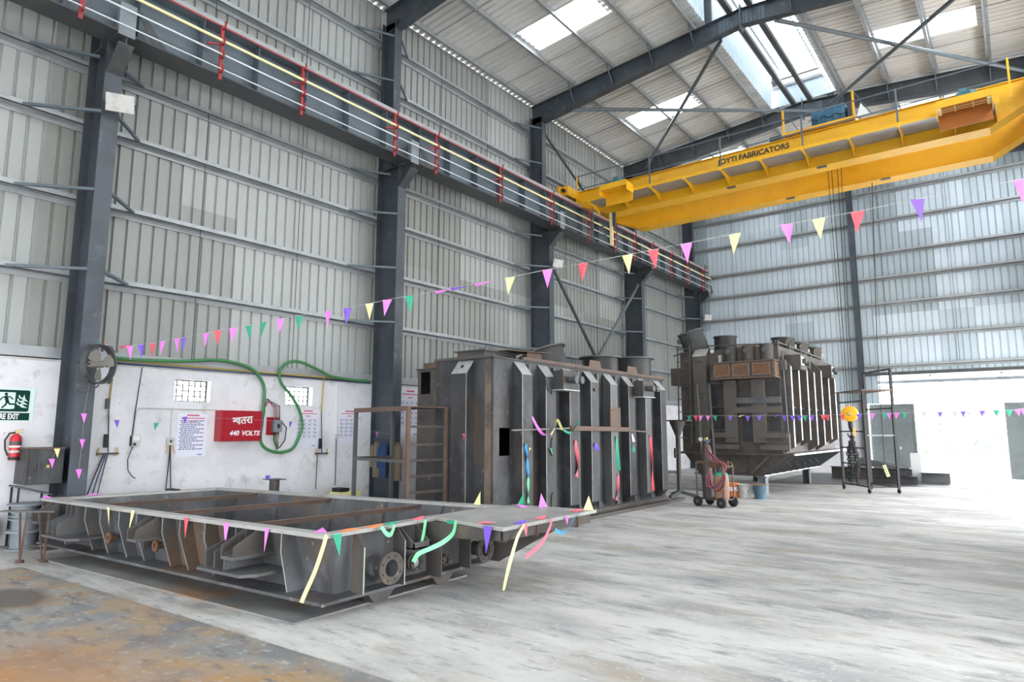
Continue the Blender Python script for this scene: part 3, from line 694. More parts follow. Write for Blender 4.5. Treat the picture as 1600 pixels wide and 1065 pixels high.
# hook block on four falls of rope
hk = thing('crane_hook', 'round yellow hook block hanging from wire ropes with a bundle of chains', 'hook', (-3.55, 19.2, 2.14))
for x, y in ((-3.68, 19.15), (-3.60, 19.25), (-3.42, 19.15), (-3.34, 19.25)):
    MB().tube([(x, y, 9.82), (-3.55 + (x + 3.51) * .45, 19.2 + (y - 19.2) * .8, 2.28)], .009, 6).build('wire_rope', 'black', hk)
MB().lathe([(.02, -.085), (.17, -.085), (.20, -.06), (.20, .06), (.17, .085), (.02, .085)], (-3.55, 19.2, 2.14), (0, 1, 0), 28).build('sheave_block', 'hook_yellow', hk, smooth=True)
MB().lathe([(.05, 0), (.05, .02), (.03, .03)], (-3.55, 19.115, 2.14), (0, -1, 0), 14).build('axle_pin', 'brass', hk)
MB().lathe([(.045, -.26), (.06, -.2), (.06, -.02)], (-3.55, 19.2, 2.0), (0, 0, 1), 12).build('shank', 'black', hk)
pts = []
for k in range(13):
    a = math.radians(100 - k * 24); pts.append((-3.55 + .085 * math.cos(a), 19.2, 1.62 + .10 * math.sin(a)))
MB().tube([(-3.55, 19.2, 1.76)] + pts, [.03] + [.032 - .0015 * k for k in range(13)], 8).build('hook', 'black', hk, smooth=True)
MB().box(-3.50, -3.44, 19.16, 19.18, 1.55, 1.78).build('safety_latch', 'brass', hk)
for q, (dx, dy, z1) in enumerate(((-.12, .03, .42), (-.05, -.05, .36), (.02, .05, .50), (.07, -.03, .33), (.12, .02, .60), (-.09, -.02, .38), (0, -.08, .40), (.10, -.06, .36))):
    ch = MB(); z = 1.60; k = 0
    while z > z1:
        c0 = Vector((-3.55 + dx * min(1, (1.6 - z) * 2) + .012 * math.sin(z * 9), 19.2 + dy, z)); ring = []
        for j in range(8):
            a = 2 * math.pi * j / 8; u = .030 * math.cos(a); v = .052 * math.sin(a); ring.append(c0 + (Vector((u, 0, v)) if k % 2 else Vector((0, u, v))))
        ch.tube(ring, .011, 5, closed=True); z -= .072; k += 1
    ch.build('chain', 'black', hk)
pd = thing('crane_pendant', 'yellow pendant control hanging on a black cable inside the wheeled scaffold', 'control', (-2.93, 19.9, .55))
MB().tube([(-2.75, 20.1, 8.6), (-2.90, 19.9, 4.0), (-2.93, 19.9, .78)], .011, 6).build('cable', 'black', pd)
MB().beam((-2.95, 19.9, .80), (-2.86, 19.9, .50), .07, .06, (0, 1, 0)).build('housing', 'paper_yellow', pd)
for k in range(4): MB().lathe([(.012, 0), (.012, .012)], (-2.935 + .018 * k, 19.868, .75 - .06 * k), (0, -1, 0), 8).build('button', 'black', pd)

# floodlights
def flood(label, loc, rz, tilt=.5, s=1.0):
    f = thing('floodlight', label, 'lamp', loc, rz, 'small floodlights on the columns')
    c, sn = math.cos(tilt), math.sin(tilt)
    R = Matrix.Rotation(tilt, 3, 'X')
    def bx(n, m_, x0, x1, y0, y1, z0, z1):
        b = MB().box(x0 * s, x1 * s, y0 * s, y1 * s, z0 * s, z1 * s); b.v = [tuple(R @ Vector(v)) for v in b.v]; return b.build(n, m_, f, True)
    bx('housing', 'dusty_white', -.20, .20, -.03, .03, -.14, .14); bx('lens', 'dusty_white', -.185, .185, -.036, -.031, -.125, .125)
    bk = MB().tube([(-.21 * s, 0, 0), (-.21 * s, .12 * s, -.02), (.21 * s, .12 * s, -.02), (.21 * s, 0, 0)], .012, 6); bk.build('bracket', 'dark_grey', f, True)
flood('white floodlight high on the nearest column, just below the crane girder', (-11.10, 4.0, 6.93), math.radians(62), .35)
flood('small floodlight at the side of the column behind the near tank', (-11.15, 16.80, 6.92), math.radians(70), .35, .9)
flood('small floodlight in the far corner above the tilted turret', (-11.0, 29.0, 6.86), math.radians(50), .35, .9)
# ------------------------------------------------------------------ open tank base (tub) in the foreground
QA, QB, QC, QD = Vector((-5.05, 3.77)), Vector((-10.9, 3.36)), Vector((-10.68, 5.82)), Vector((-5.2, 6.68))
def Q(u, v, z):
    p = QA * (1 - u) * (1 - v) + QB * u * (1 - v) + QC * u * v + QD * (1 - u) * v
    return Vector((p.x, p.y, z))
UL, VLn = 5.86, 2.75          # metres along u and v
tub = thing('tank_base', 'open grey steel tank base like a ribbed trough, in the foreground', 'tank', (-7.9, 4.9, .02))
RZ0, RZ1, FZ0, FZ1 = .725, .755, .14, .17
def strip(u0, u1, v0, v1, z0, z1):
    P = [Q(u, v, z0) for u, v in ((u0, v0), (u1, v0), (u1, v1), (u0, v1))]
    return MB().prism(P, (0, 0, z1 - z0))
rw = .17
for a in ((0, 1, 0, rw / VLn, 'rim_plate'), (0, 1, 1 - rw / VLn, 1, 'rim_plate'), (0, rw / UL, rw / VLn, 1 - rw / VLn, 'rim_plate'), (1 - rw / UL, 1, rw / VLn, 1 - rw / VLn, 'rim_plate')):
    strip(*a[:4], RZ0, RZ1).build(a[4], 'steel_rim', tub)
strip(-.002, 1.0, .0, 1.0, FZ0, FZ1).build('bottom_plate', 'steel_tub', tub)
top = dict(a=(.028, .052), b=(.972, .052), c=(.972, .948), d=(.028, .948)); bo = dict(a=(.030, .098), b=(.950, .098), c=(.950, .91), d=(.030, .91))
def wallq(p, q, inn):
    P = [Q(*bo[p], FZ1), Q(*bo[q], FZ1), Q(*top[q], RZ0), Q(*top[p], RZ0)]
    return MB().prism(P, inn)
wallq('a', 'b', (0, .014, 0)).build('wall_plate', 'steel_tub', tub); wallq('d', 'c', (0, -.014, 0)).build('wall_plate', 'steel_tub', tub)
wallq('d', 'a', (-.014, 0, 0)).build('wall_plate', 'steel_tub', tub); wallq('b', 'c', (.014, 0, 0)).build('wall_plate', 'steel_tub', tub)
du = .012 / UL
def wv(z):                       # v of the front wall at height z
    k = (z - FZ1) / (RZ0 - FZ1); return .098 + (.052 - .098) * k
for u in (.905, .775, .707, .628, .559, .462, .401, .320, .102):
    w_ = du * 1.2
    prof = [(wv(RZ0), RZ0), (.006, RZ0), (.006, .56), (.052, FZ1), (.10, FZ1)]
    if u == .102:
        prof = [(wv(RZ0), RZ0), (.004, RZ0), (.004, .55), (.035, FZ1), (.10, FZ1)]
    P = [Q(u, v, z) for v, z in prof]; e = Q(u + w_, .05, .5) - Q(u, .05, .5)
    MB().prism(P, e).build('stiffener', 'steel_tub', tub)
    E = MB()
    for (v0, z0), (v1, z1) in zip(prof[1:3], prof[2:4]): E.beam(Q(u + w_ / 2, v0 - .001, z0), Q(u + w_ / 2, v1 - .001, z1), .013, .004, (1, 0, 0))
    E.build('cut_edge', 'steel_rim', tub)
# inner seams and rusty cross bars
for u in (.83, .55, .26):
    a, b = Q(u, .05, .715), Q(u - .035, .95, .715)
    c = MB(); c.beam(a, b, .06, .008); c.beam(a - Vector((.03, 0, .028)), b - Vector((.03, 0, .028)), .006, .055); c.build('cross_bar', 'rust_bar', tub)
for u in (.88, .70, .5, .33, .16):
    MB().prism([Q(u, .90, FZ1), Q(u - .004, .90, FZ1), Q(u - .004, .945, RZ0), Q(u, .945, RZ0)], (0, -.05, 0)).build('inner_rib', 'steel_tub', tub)
# jacking brackets on the front: plates over a shelf
def jack(u, plates, shelf, hood):
    if plates:
        for k, uu in enumerate(plates):
            P = [Q(uu, v, z) for v, z in ((.06, RZ0), (-.0, RZ0), (-.0, .60), (-.075, .52), (-.075, .36), (.10, .36))]
            MB().prism(P, Q(uu + du * 1.3, 0, 0) - Q(uu, 0, 0)).build('bracket_plate', 'steel_light', tub)
    if shelf:
        u0, u1 = shelf; P = [Q(u0, .1, .335), Q(u0, -.05, .335), Q(u0 + .015, -.095, .335), Q(u1 - .015, -.095, .335), Q(u1, -.05, .335), Q(u1, .1, .335)]
        MB().prism(P, (0, 0, .028)).build('bracket_shelf', 'steel_light', tub)
    if hood:
        u0, u1, zb = hood
        for uu in (u0, u1):
            P = [Q(uu, v, z) for v, z in ((.06, RZ0), (.0, RZ0), (-.085, .60), (-.085, zb), (.1, zb))]
            MB().prism(P, Q(uu + du * 1.3, 0, 0) - Q(uu, 0, 0)).build('hood_side', 'steel_brown', tub)
        MB().prism([Q(u0, -.085, zb - .03), Q(u1 + du, -.085, zb - .03), Q(u1 + du, .08, zb - .03), Q(u0, .08, zb - .03)], (0, 0, .03)).build('hood_floor', 'steel_light', tub)
jack(.84, (.815, .838, .861), (.735, .885), (.905, .935, .50))
jack(.47, (), None, (.475, .505, .50))
jack(.21, (.196, .224, .25), (.125, .275), (.165, .198, .50))
def disc(o, axis, r, parent, m_='rust', name='pipe_stub'):
    d = MB().lathe([(r * .6, -.06), (r * .6, 0), (r, 0), (r, .022), (r * .45, .022), (r * .45, .005), (0, .005)], o, axis, 20, cap=False).build(name, m_, parent, smooth=True); return d
for u, z in ((.690, .37), (.505, .38), (.275, .39)): disc(Q(u, .035, z), (0, -1, 0), .068, tub)
for u, z in ((.575, .37), (.335, .40)):
    MB().prism([Q(u, .06, z - .06), Q(u - .02, .06, z - .06), Q(u - .02, .06, z + .06), Q(u, .06, z + .06)], (0, -.06, 0)).build('earth_pad', 'steel_brown', tub)
# right (east) end: ribs, nozzles, valves, bracket
XE = -5.18
def erib(y, m_='steel_brown', zt=RZ0, dep=.17, zk=.60):
    MB().prism([(XE, y, zt), (XE + .05, y, zt), (XE + dep, y, zk), (XE + dep, y, FZ1), (XE, y, FZ1)], (0, .014, 0)).build('stiffener', m_, tub)
    MB().box(XE + dep, XE + dep + .003, y, y + .014, FZ1, zk).build('cut_edge', 'steel_rim', tub)
erib(4.20); erib(4.72)
def nozzle(y, z, r, ln):
    n_ = MB().lathe([(r * .55, -ln), (r * .55, 0)], (XE + ln, y, z), (1, 0, 0), 28, cap=False); n_.lathe([(r * .52, 0), (r * .52, -ln)], (XE + ln, y, z), (1, 0, 0), 28, cap=False)
    n_ = n_.build('nozzle', 'steel_tub', tub, smooth=True)
    MB().lathe([(r * .52, 0), (r, 0), (r, .028), (r * .52, .028), (r * .52, 0)], (XE + ln, y, z), (1, 0, 0), 32, cap=False).build('nozzle_flange', 'steel_brown', n_, smooth=True)
    b = MB()
    for k in range(8):
        a = 2 * math.pi * (k + .5) / 8; b.lathe([(r * .075, 0), (r * .075, .003)], (XE + ln + .0275, y + r * .77 * math.cos(a), z + r * .77 * math.sin(a)), (1, 0, 0), 8)
    tag(b.build('bolt_holes', 'black', n_), kind='stuff')
nozzle(4.54, .36, .155, .16); nozzle(5.98, .34, .145, .16)
for y, z, r in ((5.0, .33, .085), (5.44, .29, .062)):
    v_ = MB().lathe([(r * 1.1, 0), (r * 1.1, .03), (r, .035), (r, .07), (r * .6, .075), (r * .6, .03)], (XE, y, z), (1, 0, 0), 24).build('drain_valve', 'steel_brown', tub, smooth=True)
    MB().lathe([(r * .58, .031), (r * .58, .04)], (XE, y, z), (1, 0, 0), 18).build('valve_seat', 'steel_cap' if r > .08 else 'rust', v_)
    for k in range(6):
        a = k * math.pi / 3; MB().lathe([(.011, .07), (.011, .09)], (XE, y + r * .82 * math.cos(a), z + r * .82 * math.sin(a)), (1, 0, 0), 6).build('bolt', 'steel_brown', v_)
b = MB()
for y in (4.80, 5.02): b.prism([(XE, y, .70), (XE + .02, y, .70), (XE + .22, y, .56), (XE + .22, y, .50), (XE, y, .50)], (0, .014, 0))
b.prism([(XE, 4.80, .50), (XE + .22, 4.80, .50), (XE + .22, 5.034, .50), (XE, 5.034, .50)], (0, 0, .014)); b.prism([(XE + .208, 4.80, .50), (XE + .22, 4.80, .50), (XE + .22, 5.034, .50), (XE + .208, 5.034, .50)], (0, 0, .07))
b.build('lifting_bracket', 'steel_light', tub)
# side shelf carried on brown frame plates
sh = MB().prism([(-5.30, 5.30, RZ0 + .005), (-4.05, 5.10, RZ0 + .005), (-4.08, 6.93, RZ0 + .005), (-5.25, 6.70, RZ0 + .005)], (0, 0, .028)).build('side_shelf', 'steel_rim', tub)  # pale tone: the plate's grazing reflection is put into its colour
f = MB(); f.box(XE, -4.12, 5.24, 5.256, .60, RZ0); f.build('frame_plate', 'steel_brown', sh)
f = MB().prism([(XE, 5.18, RZ0), (XE + .02, 5.18, FZ1), (XE + .24, 5.18, FZ1), (XE + .24, 5.18, .50), (XE + .30, 5.18, .58), (-4.15, 5.18, .62), (-4.15, 5.18, RZ0)], (0, .016, 0)); f.build('gusset', 'steel_brown', sh)
MB().box(XE, XE + .17, 5.72, 5.735, FZ1, RZ0).build('gusset', 'steel_brown', sh); MB().prism([(XE, 6.22, FZ1), (XE + .18, 6.22, FZ1), (-4.2, 6.22, .60), (-4.2, 6.22, RZ0), (XE, 6.22, RZ0)], (0, .016, 0)).build('gusset', 'steel_brown', sh)
for y in (5.75, 6.55): MB().box(-4.6, -4.10, y, y + .012, .60, RZ0).build('shelf_rib', 'rust_bar', sh)
MB().box(-4.13, -4.118, 5.2, 6.85, .62, RZ0).build('shelf_rib', 'steel_brown', sh)
# wedge feet under the bottom plate
for u, v in ((.09, .12), (.09, .62), (.30, .14), (.45, .16), (.62, .16), (.78, .16), (.92, .4), (.2, .9), (.6, .9)):
    c = Q(u, v, 0)
    MB().prism([(c.x - .22, c.y - .05, FZ0), (c.x - .10, c.y - .05, .022), (c.x + .10, c.y - .05, .022), (c.x + .22, c.y - .05, FZ0)], (0, .10, 0)).build('wedge_foot', 'steel_brown', tub)
for v in (.18, .5):
    c = Q(-.0, v + .08, 0); MB().prism([(c.x - .22, c.y - .16, FZ0), (c.x - .22, c.y - .06, .022), (c.x - .22, c.y + .10, .022), (c.x - .22, c.y + .22, FZ0)], (.16, 0, 0)).build('wedge_foot', 'steel_brown', tub)
# plates on the floor
tag(MB().prism([(-5.2, 3.60, .001), (-10.25, 3.28, .001), (-10.1, 5.6, .001), (-5.3, 6.0, .001)], (0, 0, .018)).build('floor_plate', 'floor_plate'), 'dark steel plate lying on the floor under the ribbed trough', 'plate')
tag(MB().prism([(-3.2, 3.25, .001), (-4.05, 3.22, .001), (-7.68, 3.06, .001), (-10.0, 2.95, .001), (-10.0, .2, .001), (-3.2, .2, .001)], (0, 0, .007)).build('floor_plate', 'rusty_plate'), 'large rust-stained steel plate on the floor in the near left corner', 'plate')

# ------------------------------------------------------------------ the near tank, behind the trough
t1 = thing('transformer_tank', 'tall dark grey transformer tank with vertical ribs, behind the trough', 'tank', (-8.2, 12, 0))
XF_, TZ = -7.0, 2.93
Y0, Y1 = 8.55, 15.2
# shell of plates, with a real rectangular hole near the corner
hole = (8.71, 9.01, 1.27, 1.74)
s = MB(); s.box(XF_ - .015, XF_, Y0, hole[0], .12, TZ); s.box(XF_ - .015, XF_, hole[1], Y1, .12, TZ); s.box(XF_ - .015, XF_, hole[0], hole[1], .12, hole[2]); s.box(XF_ - .015, XF_, hole[0], hole[1], hole[3], TZ)
s.build('side_plate', 'steel', t1)
MB().box(-8.33, XF_ - .015, Y0, Y0 + .015, .12, TZ).build('end_plate', 'steel', t1)
MB().box(-9.8, XF_ - .015, Y1 - .015, Y1, .12, TZ).build('end_plate', 'steel', t1)
MB().box(-8.345, -8.33, Y0, 9.5, .12, TZ).build('return_plate', 'steel', t1)
hw = (-9.71, -9.44, 2.43, 2.88)
s = MB(); s.box(-9.8, hw[0], 9.5, 9.515, .12, TZ); s.box(hw[1], -8.33, 9.5, 9.515, .12, TZ); s.box(hw[0], hw[1], 9.5, 9.515, .12, hw[2]); s.box(hw[0], hw[1], 9.5, 9.515, hw[3], TZ); s.build('side_chamber', 'steel_brown', t1)
MB().box(-9.8, -9.785, 9.515, Y1 - .015, .12, TZ).build('side_plate', 'steel', t1)
MB().box(-9.85, XF_ + .05, Y0 - .05, Y1 + .05, .02, .12).build('base_plate', 'steel_brown', t1)
MB().box(XF_ + .22, XF_ + .34, Y0 - .3, Y1 + .4, .0, .07).build('skid_rail', 'steel_brown', t1)
c = MB(); c.box(-8.36, XF_ + .04, Y0 - .04, Y1 + .04, TZ, TZ + .02); c.box(-9.83, -8.36, 9.46, Y1 + .04, TZ, TZ + .02); c.build('cover_plate', 'steel_brown', t1)
MB().beam((XF_ + .02, 9.35, TZ + .05), (XF_ + .02, Y1 + .1, TZ + .05), .05, .05).build('cover_rail', 'rust_bar', t1)
MB().box(-8.36, XF_ + .03, Y0 - .045, Y0 - .01, TZ + .02, TZ + .05).build('cover_rail', 'steel_light', t1)
MB().box(-8.2, -7.55, 8.95, 9.9, TZ + .02, TZ + .20).build('cover_box', 'steel_brown', t1); MB().box(-8.25, -7.5, 8.9, 9.95, TZ + .20, TZ + .22).build('cover_box_lid', 'steel_light', t1)
MB().box(-9.7, -9.2, 9.55, 9.9, TZ + .02, TZ + .14).build('cover_box', 'rust_bar', t1)
def vrib(y, w, m_='steel', x=XF_, d=.19, z0=.14, z1=2.90, drop=.23, side='E', xx=0):
    """box stiffener with sloped top and bottom"""
    if side == 'E':
        prof = [(x, z0), (x + d, z0 + drop * .7), (x + d, z1 - drop), (x, z1)]
        r_ = MB().prism([(px, y, pz) for px, pz in prof], (0, w, 0)).build('stiffener', m_, t1)
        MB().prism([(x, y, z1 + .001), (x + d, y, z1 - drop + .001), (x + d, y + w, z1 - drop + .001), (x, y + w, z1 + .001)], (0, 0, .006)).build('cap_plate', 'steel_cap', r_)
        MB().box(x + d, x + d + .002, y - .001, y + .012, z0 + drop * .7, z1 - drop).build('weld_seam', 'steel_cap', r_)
    else:
        prof = [(Y0, z0), (Y0 - d, z0 + drop * .7), (Y0 - d, z1 - drop), (Y0, z1)]
        r_ = MB().prism([(xx, py, pz) for py, pz in prof], (w, 0, 0)).build('stiffener', m_, t1)
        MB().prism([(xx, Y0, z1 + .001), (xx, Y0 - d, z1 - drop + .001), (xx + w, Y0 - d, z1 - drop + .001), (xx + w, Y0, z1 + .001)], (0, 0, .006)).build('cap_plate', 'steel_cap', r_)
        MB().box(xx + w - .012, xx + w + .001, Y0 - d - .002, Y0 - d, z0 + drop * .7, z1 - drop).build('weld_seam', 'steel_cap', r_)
    return r_
RIBY = [9.11, 9.83, 10.63, 11.42, 12.23, 13.03, 13.85, 14.66]
for i, y in enumerate(RIBY): vrib(y, .30, 'steel_light' if i in (4, 6) else 'steel')
vrib(0, .36, side='S', xx=-7.80)
for y in (9.50, 10.30, 11.16, 11.92, 12.70, 13.50, 14.35):      # flat bars beside the ribs
    MB().box(XF_, XF_ + .05, y, y + .05, .14, 2.88).build('edge_bar', 'steel_light', t1)
MB().box(-7.19, -7.05, Y0 - .003, Y0, .14, TZ - .02).build('corner_strip', 'rust_strip', t1)
lg = MB().lathe([(.03, 0), (.03, .012), (.012, .012)], (-7.62, Y0 - .10, 2.80), (0, -.77, .64), 12).build('lifting_eye', 'black', t1)
for y0, y1 in ((10.06, 10.58), (13.28, 13.84)):
    jb = MB().box(XF_ + .20, XF_ + .42, y0, y1, 2.45, 2.80).build('control_box', 'steel', t1)
    MB().box(XF_ + .18, XF_ + .44, y0 - .02, y1 + .02, 2.43, 2.45).build('box_flange', 'steel_cap', jb)
    for k in (.42, .80): MB().lathe([(.055, 0), (.055, .10), (.07, .10), (.07, .16), (.0, .16)], (XF_ + .42, y0 + (y1 - y0) * k, 2.63), (1, 0, 0), 18).build('cable_gland', 'dark_grey', jb, smooth=True)
MB().lathe([(.13, 0), (.13, .015)], (XF_ + .19, 9.95, 2.55), (1, 0, 0), 24).build('blank_disc', 'dark_grey', t1)
MB().lathe([(.04, 0), (.04, .03)], (XF_ + .19, 11.57, 2.52), (1, 0, 0), 14).build('blank_disc', 'steel_brown', t1)
pl = MB().box(XF_ + .19, XF_ + .215, 12.16, 12.60, 1.72, 2.18).build('bolted_patch', 'rust_bar', t1)
for y in (12.22, 12.54):
    for z in (1.78, 2.12): MB().lathe([(.018, 0), (.018, .012)], (XF_ + .215, y, z), (1, 0, 0), 8).build('bolt', 'steel_brown', pl)
for z in (1.40, .42, 2.52):
    pts = [(XF_ + .2, 10.02 + .05 * math.cos(a), z + .16 * math.sin(a)) for a in [math.radians(90 + 18 * k) for k in range(11)]]
    MB().tube(pts, .008, 6).build('chalk_arc', 'black', t1)
br = MB().beam((XF_ + .24, 8.75, 1.70), (XF_ + .24, 10.55, 1.74), .03, .03).build('tie_bar', 'steel_light', t1)
MB().beam((XF_ + .24, 10.55, 1.74), (XF_ + .24, 12.95, 1.72), .09, .09).build('tie_bar', 'rust_bar', t1); MB().beam((XF_ + .24, 12.95, 1.70), (XF_ + .24, 13.95, 1.66), .03, .03).build('tie_bar', 'rust_bar', t1)
def turret(o, axis, r, ln, p, m_='steel', lip=.07, closed=False):
    q = MB().lathe([(r, 0), (r, ln)], o, axis, 36, cap=False); q.lathe([(r - .012, ln), (r - .012, 0)], o, axis, 36, cap=False)
    q = q.build('turret', m_, p, smooth=True)
    MB().lathe([(r - .01, ln), (r + lip, ln), (r + lip, ln + .03), (r - .01, ln + .03), (r - .01, ln)], o, axis, 36, cap=False).build('turret_flange', 'steel_light' if m_ == 'steel' else 'steel_brown', q, smooth=True)
    if closed:
        MB().lathe([(0, ln + .031), (r + lip, ln + .031), (r + lip, ln + .05), (0, ln + .05)], o, axis, 36, cap=False).build('turret_lid', 'steel_brown', q)
    return q
turret((-7.52, 13.05, TZ + .02), (0, 0, 1), .40, .38, t1, lip=.09); turret((-7.52, 14.72, TZ + .02), (0, 0, 1), .41, .50, t1, lip=.09)
turret((-7.70, 11.20, TZ - .05), (-.30, -.12, .95), .46, .44, t1)
for o in ((-7.25, 10.35), (-7.12, 12.40), (-7.12, 14.1)):
    MB().prism([(o[0], o[1], TZ + .07), (o[0], o[1] - .55, TZ + .07), (o[0], o[1] - .5, TZ + .25), (o[0], o[1] - .08, TZ + .25)], (.012, 0, 0)).build('cover_gusset', 'rust_bar', t1)
pc = MB().prism([(-7.9, 9.4, TZ + .21), (-7.2, 9.2, TZ + .20), (-7.0, 10.3, TZ + .22), (-7.75, 10.5, TZ + .28)], (0, 0, .012)).build('loose_plate', 'rust_bar', t1)
wl_ = MB()
for z in (.5, .9, 1.2, 1.65, 2.0, 2.35, 2.6): wl_.lathe([(.018, 0), (.01, .012)], (XF_ - .01, Y0 - .0, z), (.7, -.7, 0), 6)
tag(wl_.build('tack_welds', 'steel_brown', t1), kind='stuff')

# ------------------------------------------------------------------ the far tank on stands
t2 = thing('transformer_tank', 'brownish transformer tank raised on stands, far end, with bright-edged ribs', 'tank', (-6.3, 21, 0))
TY, TX0, TX1, Z0, ZF, Z1 = 18.1, -7.75, -4.98, .52, 1.10, 3.92
MB().box(TX0, TX1, TY, 24.2, ZF, Z1).build('body', 'steel_brown', t2)
MB().prism([(TX0 + .4, TY + .1, Z0), (-5.62, TY + .1, Z0), (TX1 + .10, TY + .1, ZF - .05), (TX0, TY + .1, ZF - .05)], (0, 6.0, 0)).build('base_skirt', 'steel_brown', t2)
MB().box(TX0 - .1, TX1 + .28, TY - .12, 24.4, ZF - .05, ZF).build('main_flange', 'steel_brown', t2)
MB().box(TX1 + .28, TX1 + .285, TY - .0, 24.4, ZF - .052, ZF + .002).build('flange_edge', 'edge_bright', t2)
MB().box(TX0 + .3, -5.50, TY + .0, 24.2, Z0 - .03, Z0).build('bottom_plate', 'steel_brown', t2)
MB().box(-5.50, -5.495, TY + .0, 24.2, Z0 - .032, Z0 + .004).build('flange_edge', 'edge_bright', t2)
for k in range(9):
    y = TY + .35 + .68 * k
    MB().prism([(-5.62, y, Z0), (-5.45, y, Z0), (TX1 + .25, y, ZF - .05), (TX1 + .05, y, ZF - .05)], (0, .012, 0)).build('skirt_rib', 'dark_grey', t2)
MB().beam((-5.35, TY + .02, ZF - .06), (-5.85, TY + .02, Z0 + .04), .06, .02, (0, 1, 0)).build('skirt_stay', 'rust_bar', t2)
for x in (-6.9, -6.4, -5.9): MB().box(x, x + .012, TY + .03, TY + .1, Z0, ZF - .05).build('skirt_rib', 'steel_brown', t2)
MB().lathe([(.05, 0), (.05, .04), (.02, .04)], (-6.28, TY + .09, .93), (0, -1, 0), 14).build('drain_boss', 'steel_brown', t2)
# east ribs
for i, y in enumerate((18.21, 18.98, 19.87, 20.69, 21.57, 22.51, 23.39)):
    zt = 3.5 if i in (0, 2, 3, 5, 6) else 3.62; zb = 1.32 if i not in (0, 3, 4) else 1.16
    r_ = MB().prism([(TX1, y - .01, zb - .05), (TX1 + .26, y - .01, zb + .12), (TX1 + .26, y - .01, zt - .1), (TX1, y - .01, zt + .2)], (0, .10, 0)).build('stiffener', 'steel_brown', t2)
    MB().box(TX1 + .26, TX1 + .265, y - .012, y + .10, zb + .12, zt - .1).build('cut_edge', 'edge_bright', r_)
    MB().box(TX1 + .02, TX1 + .22, y + .3, y + .5, 2.3, 2.312).build('ledge', 'steel_light', t2)
for y0, y1 in ((18.62, 19.30), (22.25, 22.75)):
    b_ = MB().box(TX1 + .02, TX1 + .42, y0, y1, 3.34, 3.74).build('control_box', 'steel_brown', t2)
    MB().box(TX1 + .42, TX1 + .425, y0 + .06, y0 + (y1 - y0) * .55, 3.46, 3.70).build('face_plate', 'dusty_white', b_)
    MB().lathe([(.07, 0), (.07, .10), (.0, .10)], (TX1 + .42, y0 + (y1 - y0) * .33, 3.57), (1, 0, 0), 16).build('cable_gland', 'dark_grey', b_)
    MB().lathe([(.06, 0), (.06, .10), (.0, .10)], (TX1 + .42, y0 + (y1 - y0) * .80, 3.52), (1, 0, 0), 16).build('cable_gland', 'dark_grey', b_)
MB().tube([(TX1 + .12, TY - .05, 3.8), (TX1 + .12, TY - .05, 3.2), (TX1 + .16, TY - .05, 1.4)], .022, 8).build('pipe', 'steel_light', t2)
MB().box(TX1 + .06, TX1 + .2, TY - .09, TY - .02, 3.30, 3.55).build('pipe_clip', 'steel_light', t2)
MB().box(-5.40, -4.78, TY - .16, TY - .02, 1.18, 1.62).build('terminal_frame', 'steel_brown', t2)
# south face: corner box with sloped cap, wide plates, ledges, cable end box
cb = MB().prism([(-7.27, TY, 1.32), (-7.27, TY - .25, 1.36), (-7.27, TY - .25, 3.78), (-7.27, TY, 4.0)], (.38, 0, 0)).build('corner_box', 'steel_panel', t2)
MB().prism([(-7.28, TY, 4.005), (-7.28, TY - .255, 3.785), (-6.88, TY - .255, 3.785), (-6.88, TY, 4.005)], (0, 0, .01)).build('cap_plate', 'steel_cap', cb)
for z in (1.62, 2.6, 3.62): MB().box(-7.18, -7.0, TY - .30, TY - .25, z, z + .04).build('handle', 'dark_grey', cb)
for x0, x1 in ((-6.43, -6.09), (-5.68, -5.35)): MB().box(x0, x1, TY - .22, TY, 1.38, 3.06).build('wide_plate', 'steel_panel', t2)
for x0, x1, z0, z1 in ((-6.10, -4.92, 2.42, 2.58), (-6.26, -4.90, 2.17, 2.33), (-6.74, -6.08, 1.51, 1.64), (-5.46, -4.80, 1.51, 1.64), (-6.72, -6.05, 1.20, 1.32), (-5.5, -4.82, 1.20, 1.32)):
    MB().box(x0, x1, TY - .26, TY - .222, z0, z1).build('cross_plate', 'steel_light' if z0 > 2.4 else 'steel_panel', t2)
for z in (2.98, 2.33, 1.70): MB().box(-6.89, -6.45, TY - .2, TY, z, z + .015).build('ledge', 'steel_light', t2)
for x0, x1, z0, z1 in ((-6.83, -6.5, 2.36, 2.94), (-6.83, -6.5, 1.74, 2.3), (-5.30, -5.02, 1.70, 2.1), (-5.3, -5.0, 2.62, 3.0), (-6.02, -5.75, 1.4, 2.1)): MB().box(x0, x1, TY - .03, TY, z0, z1).build('panel', 'steel', t2)
for x in (-6.25, -5.76, -5.265): 
    cy_ = MB().lathe([(.18, 3.50), (.18, 4.0)], (x, TY - .02, 0), (0, 0, 1), 24).build('bushing_pocket', 'steel_brown', t2, smooth=True)
    MB().lathe([(.075, 0), (.075, .03), (.05, .035)], (x - .02, TY - .20, 3.86), (0, -1, 0), 18).build('round_cover', 'steel_light', cy_)
MB().lathe([(.2, 0), (.2, .02)], (-5.265, TY - .02, 4.0), (0, 0, 1), 24).build('pocket_lid', 'steel_light', t2)
tb = MB().box(-6.62, -4.98, TY - .50, TY - .02, 3.12, 3.52).build('cable_box', 'steel_brown', t2)
MB().box(-6.66, -4.94, TY - .54, TY, 3.52, 3.55).build('cable_box_lid', 'rust_bar', tb); MB().box(-6.66, -4.94, TY - .54, TY, 3.08, 3.12).build('cable_box_lid', 'rust_bar', tb)
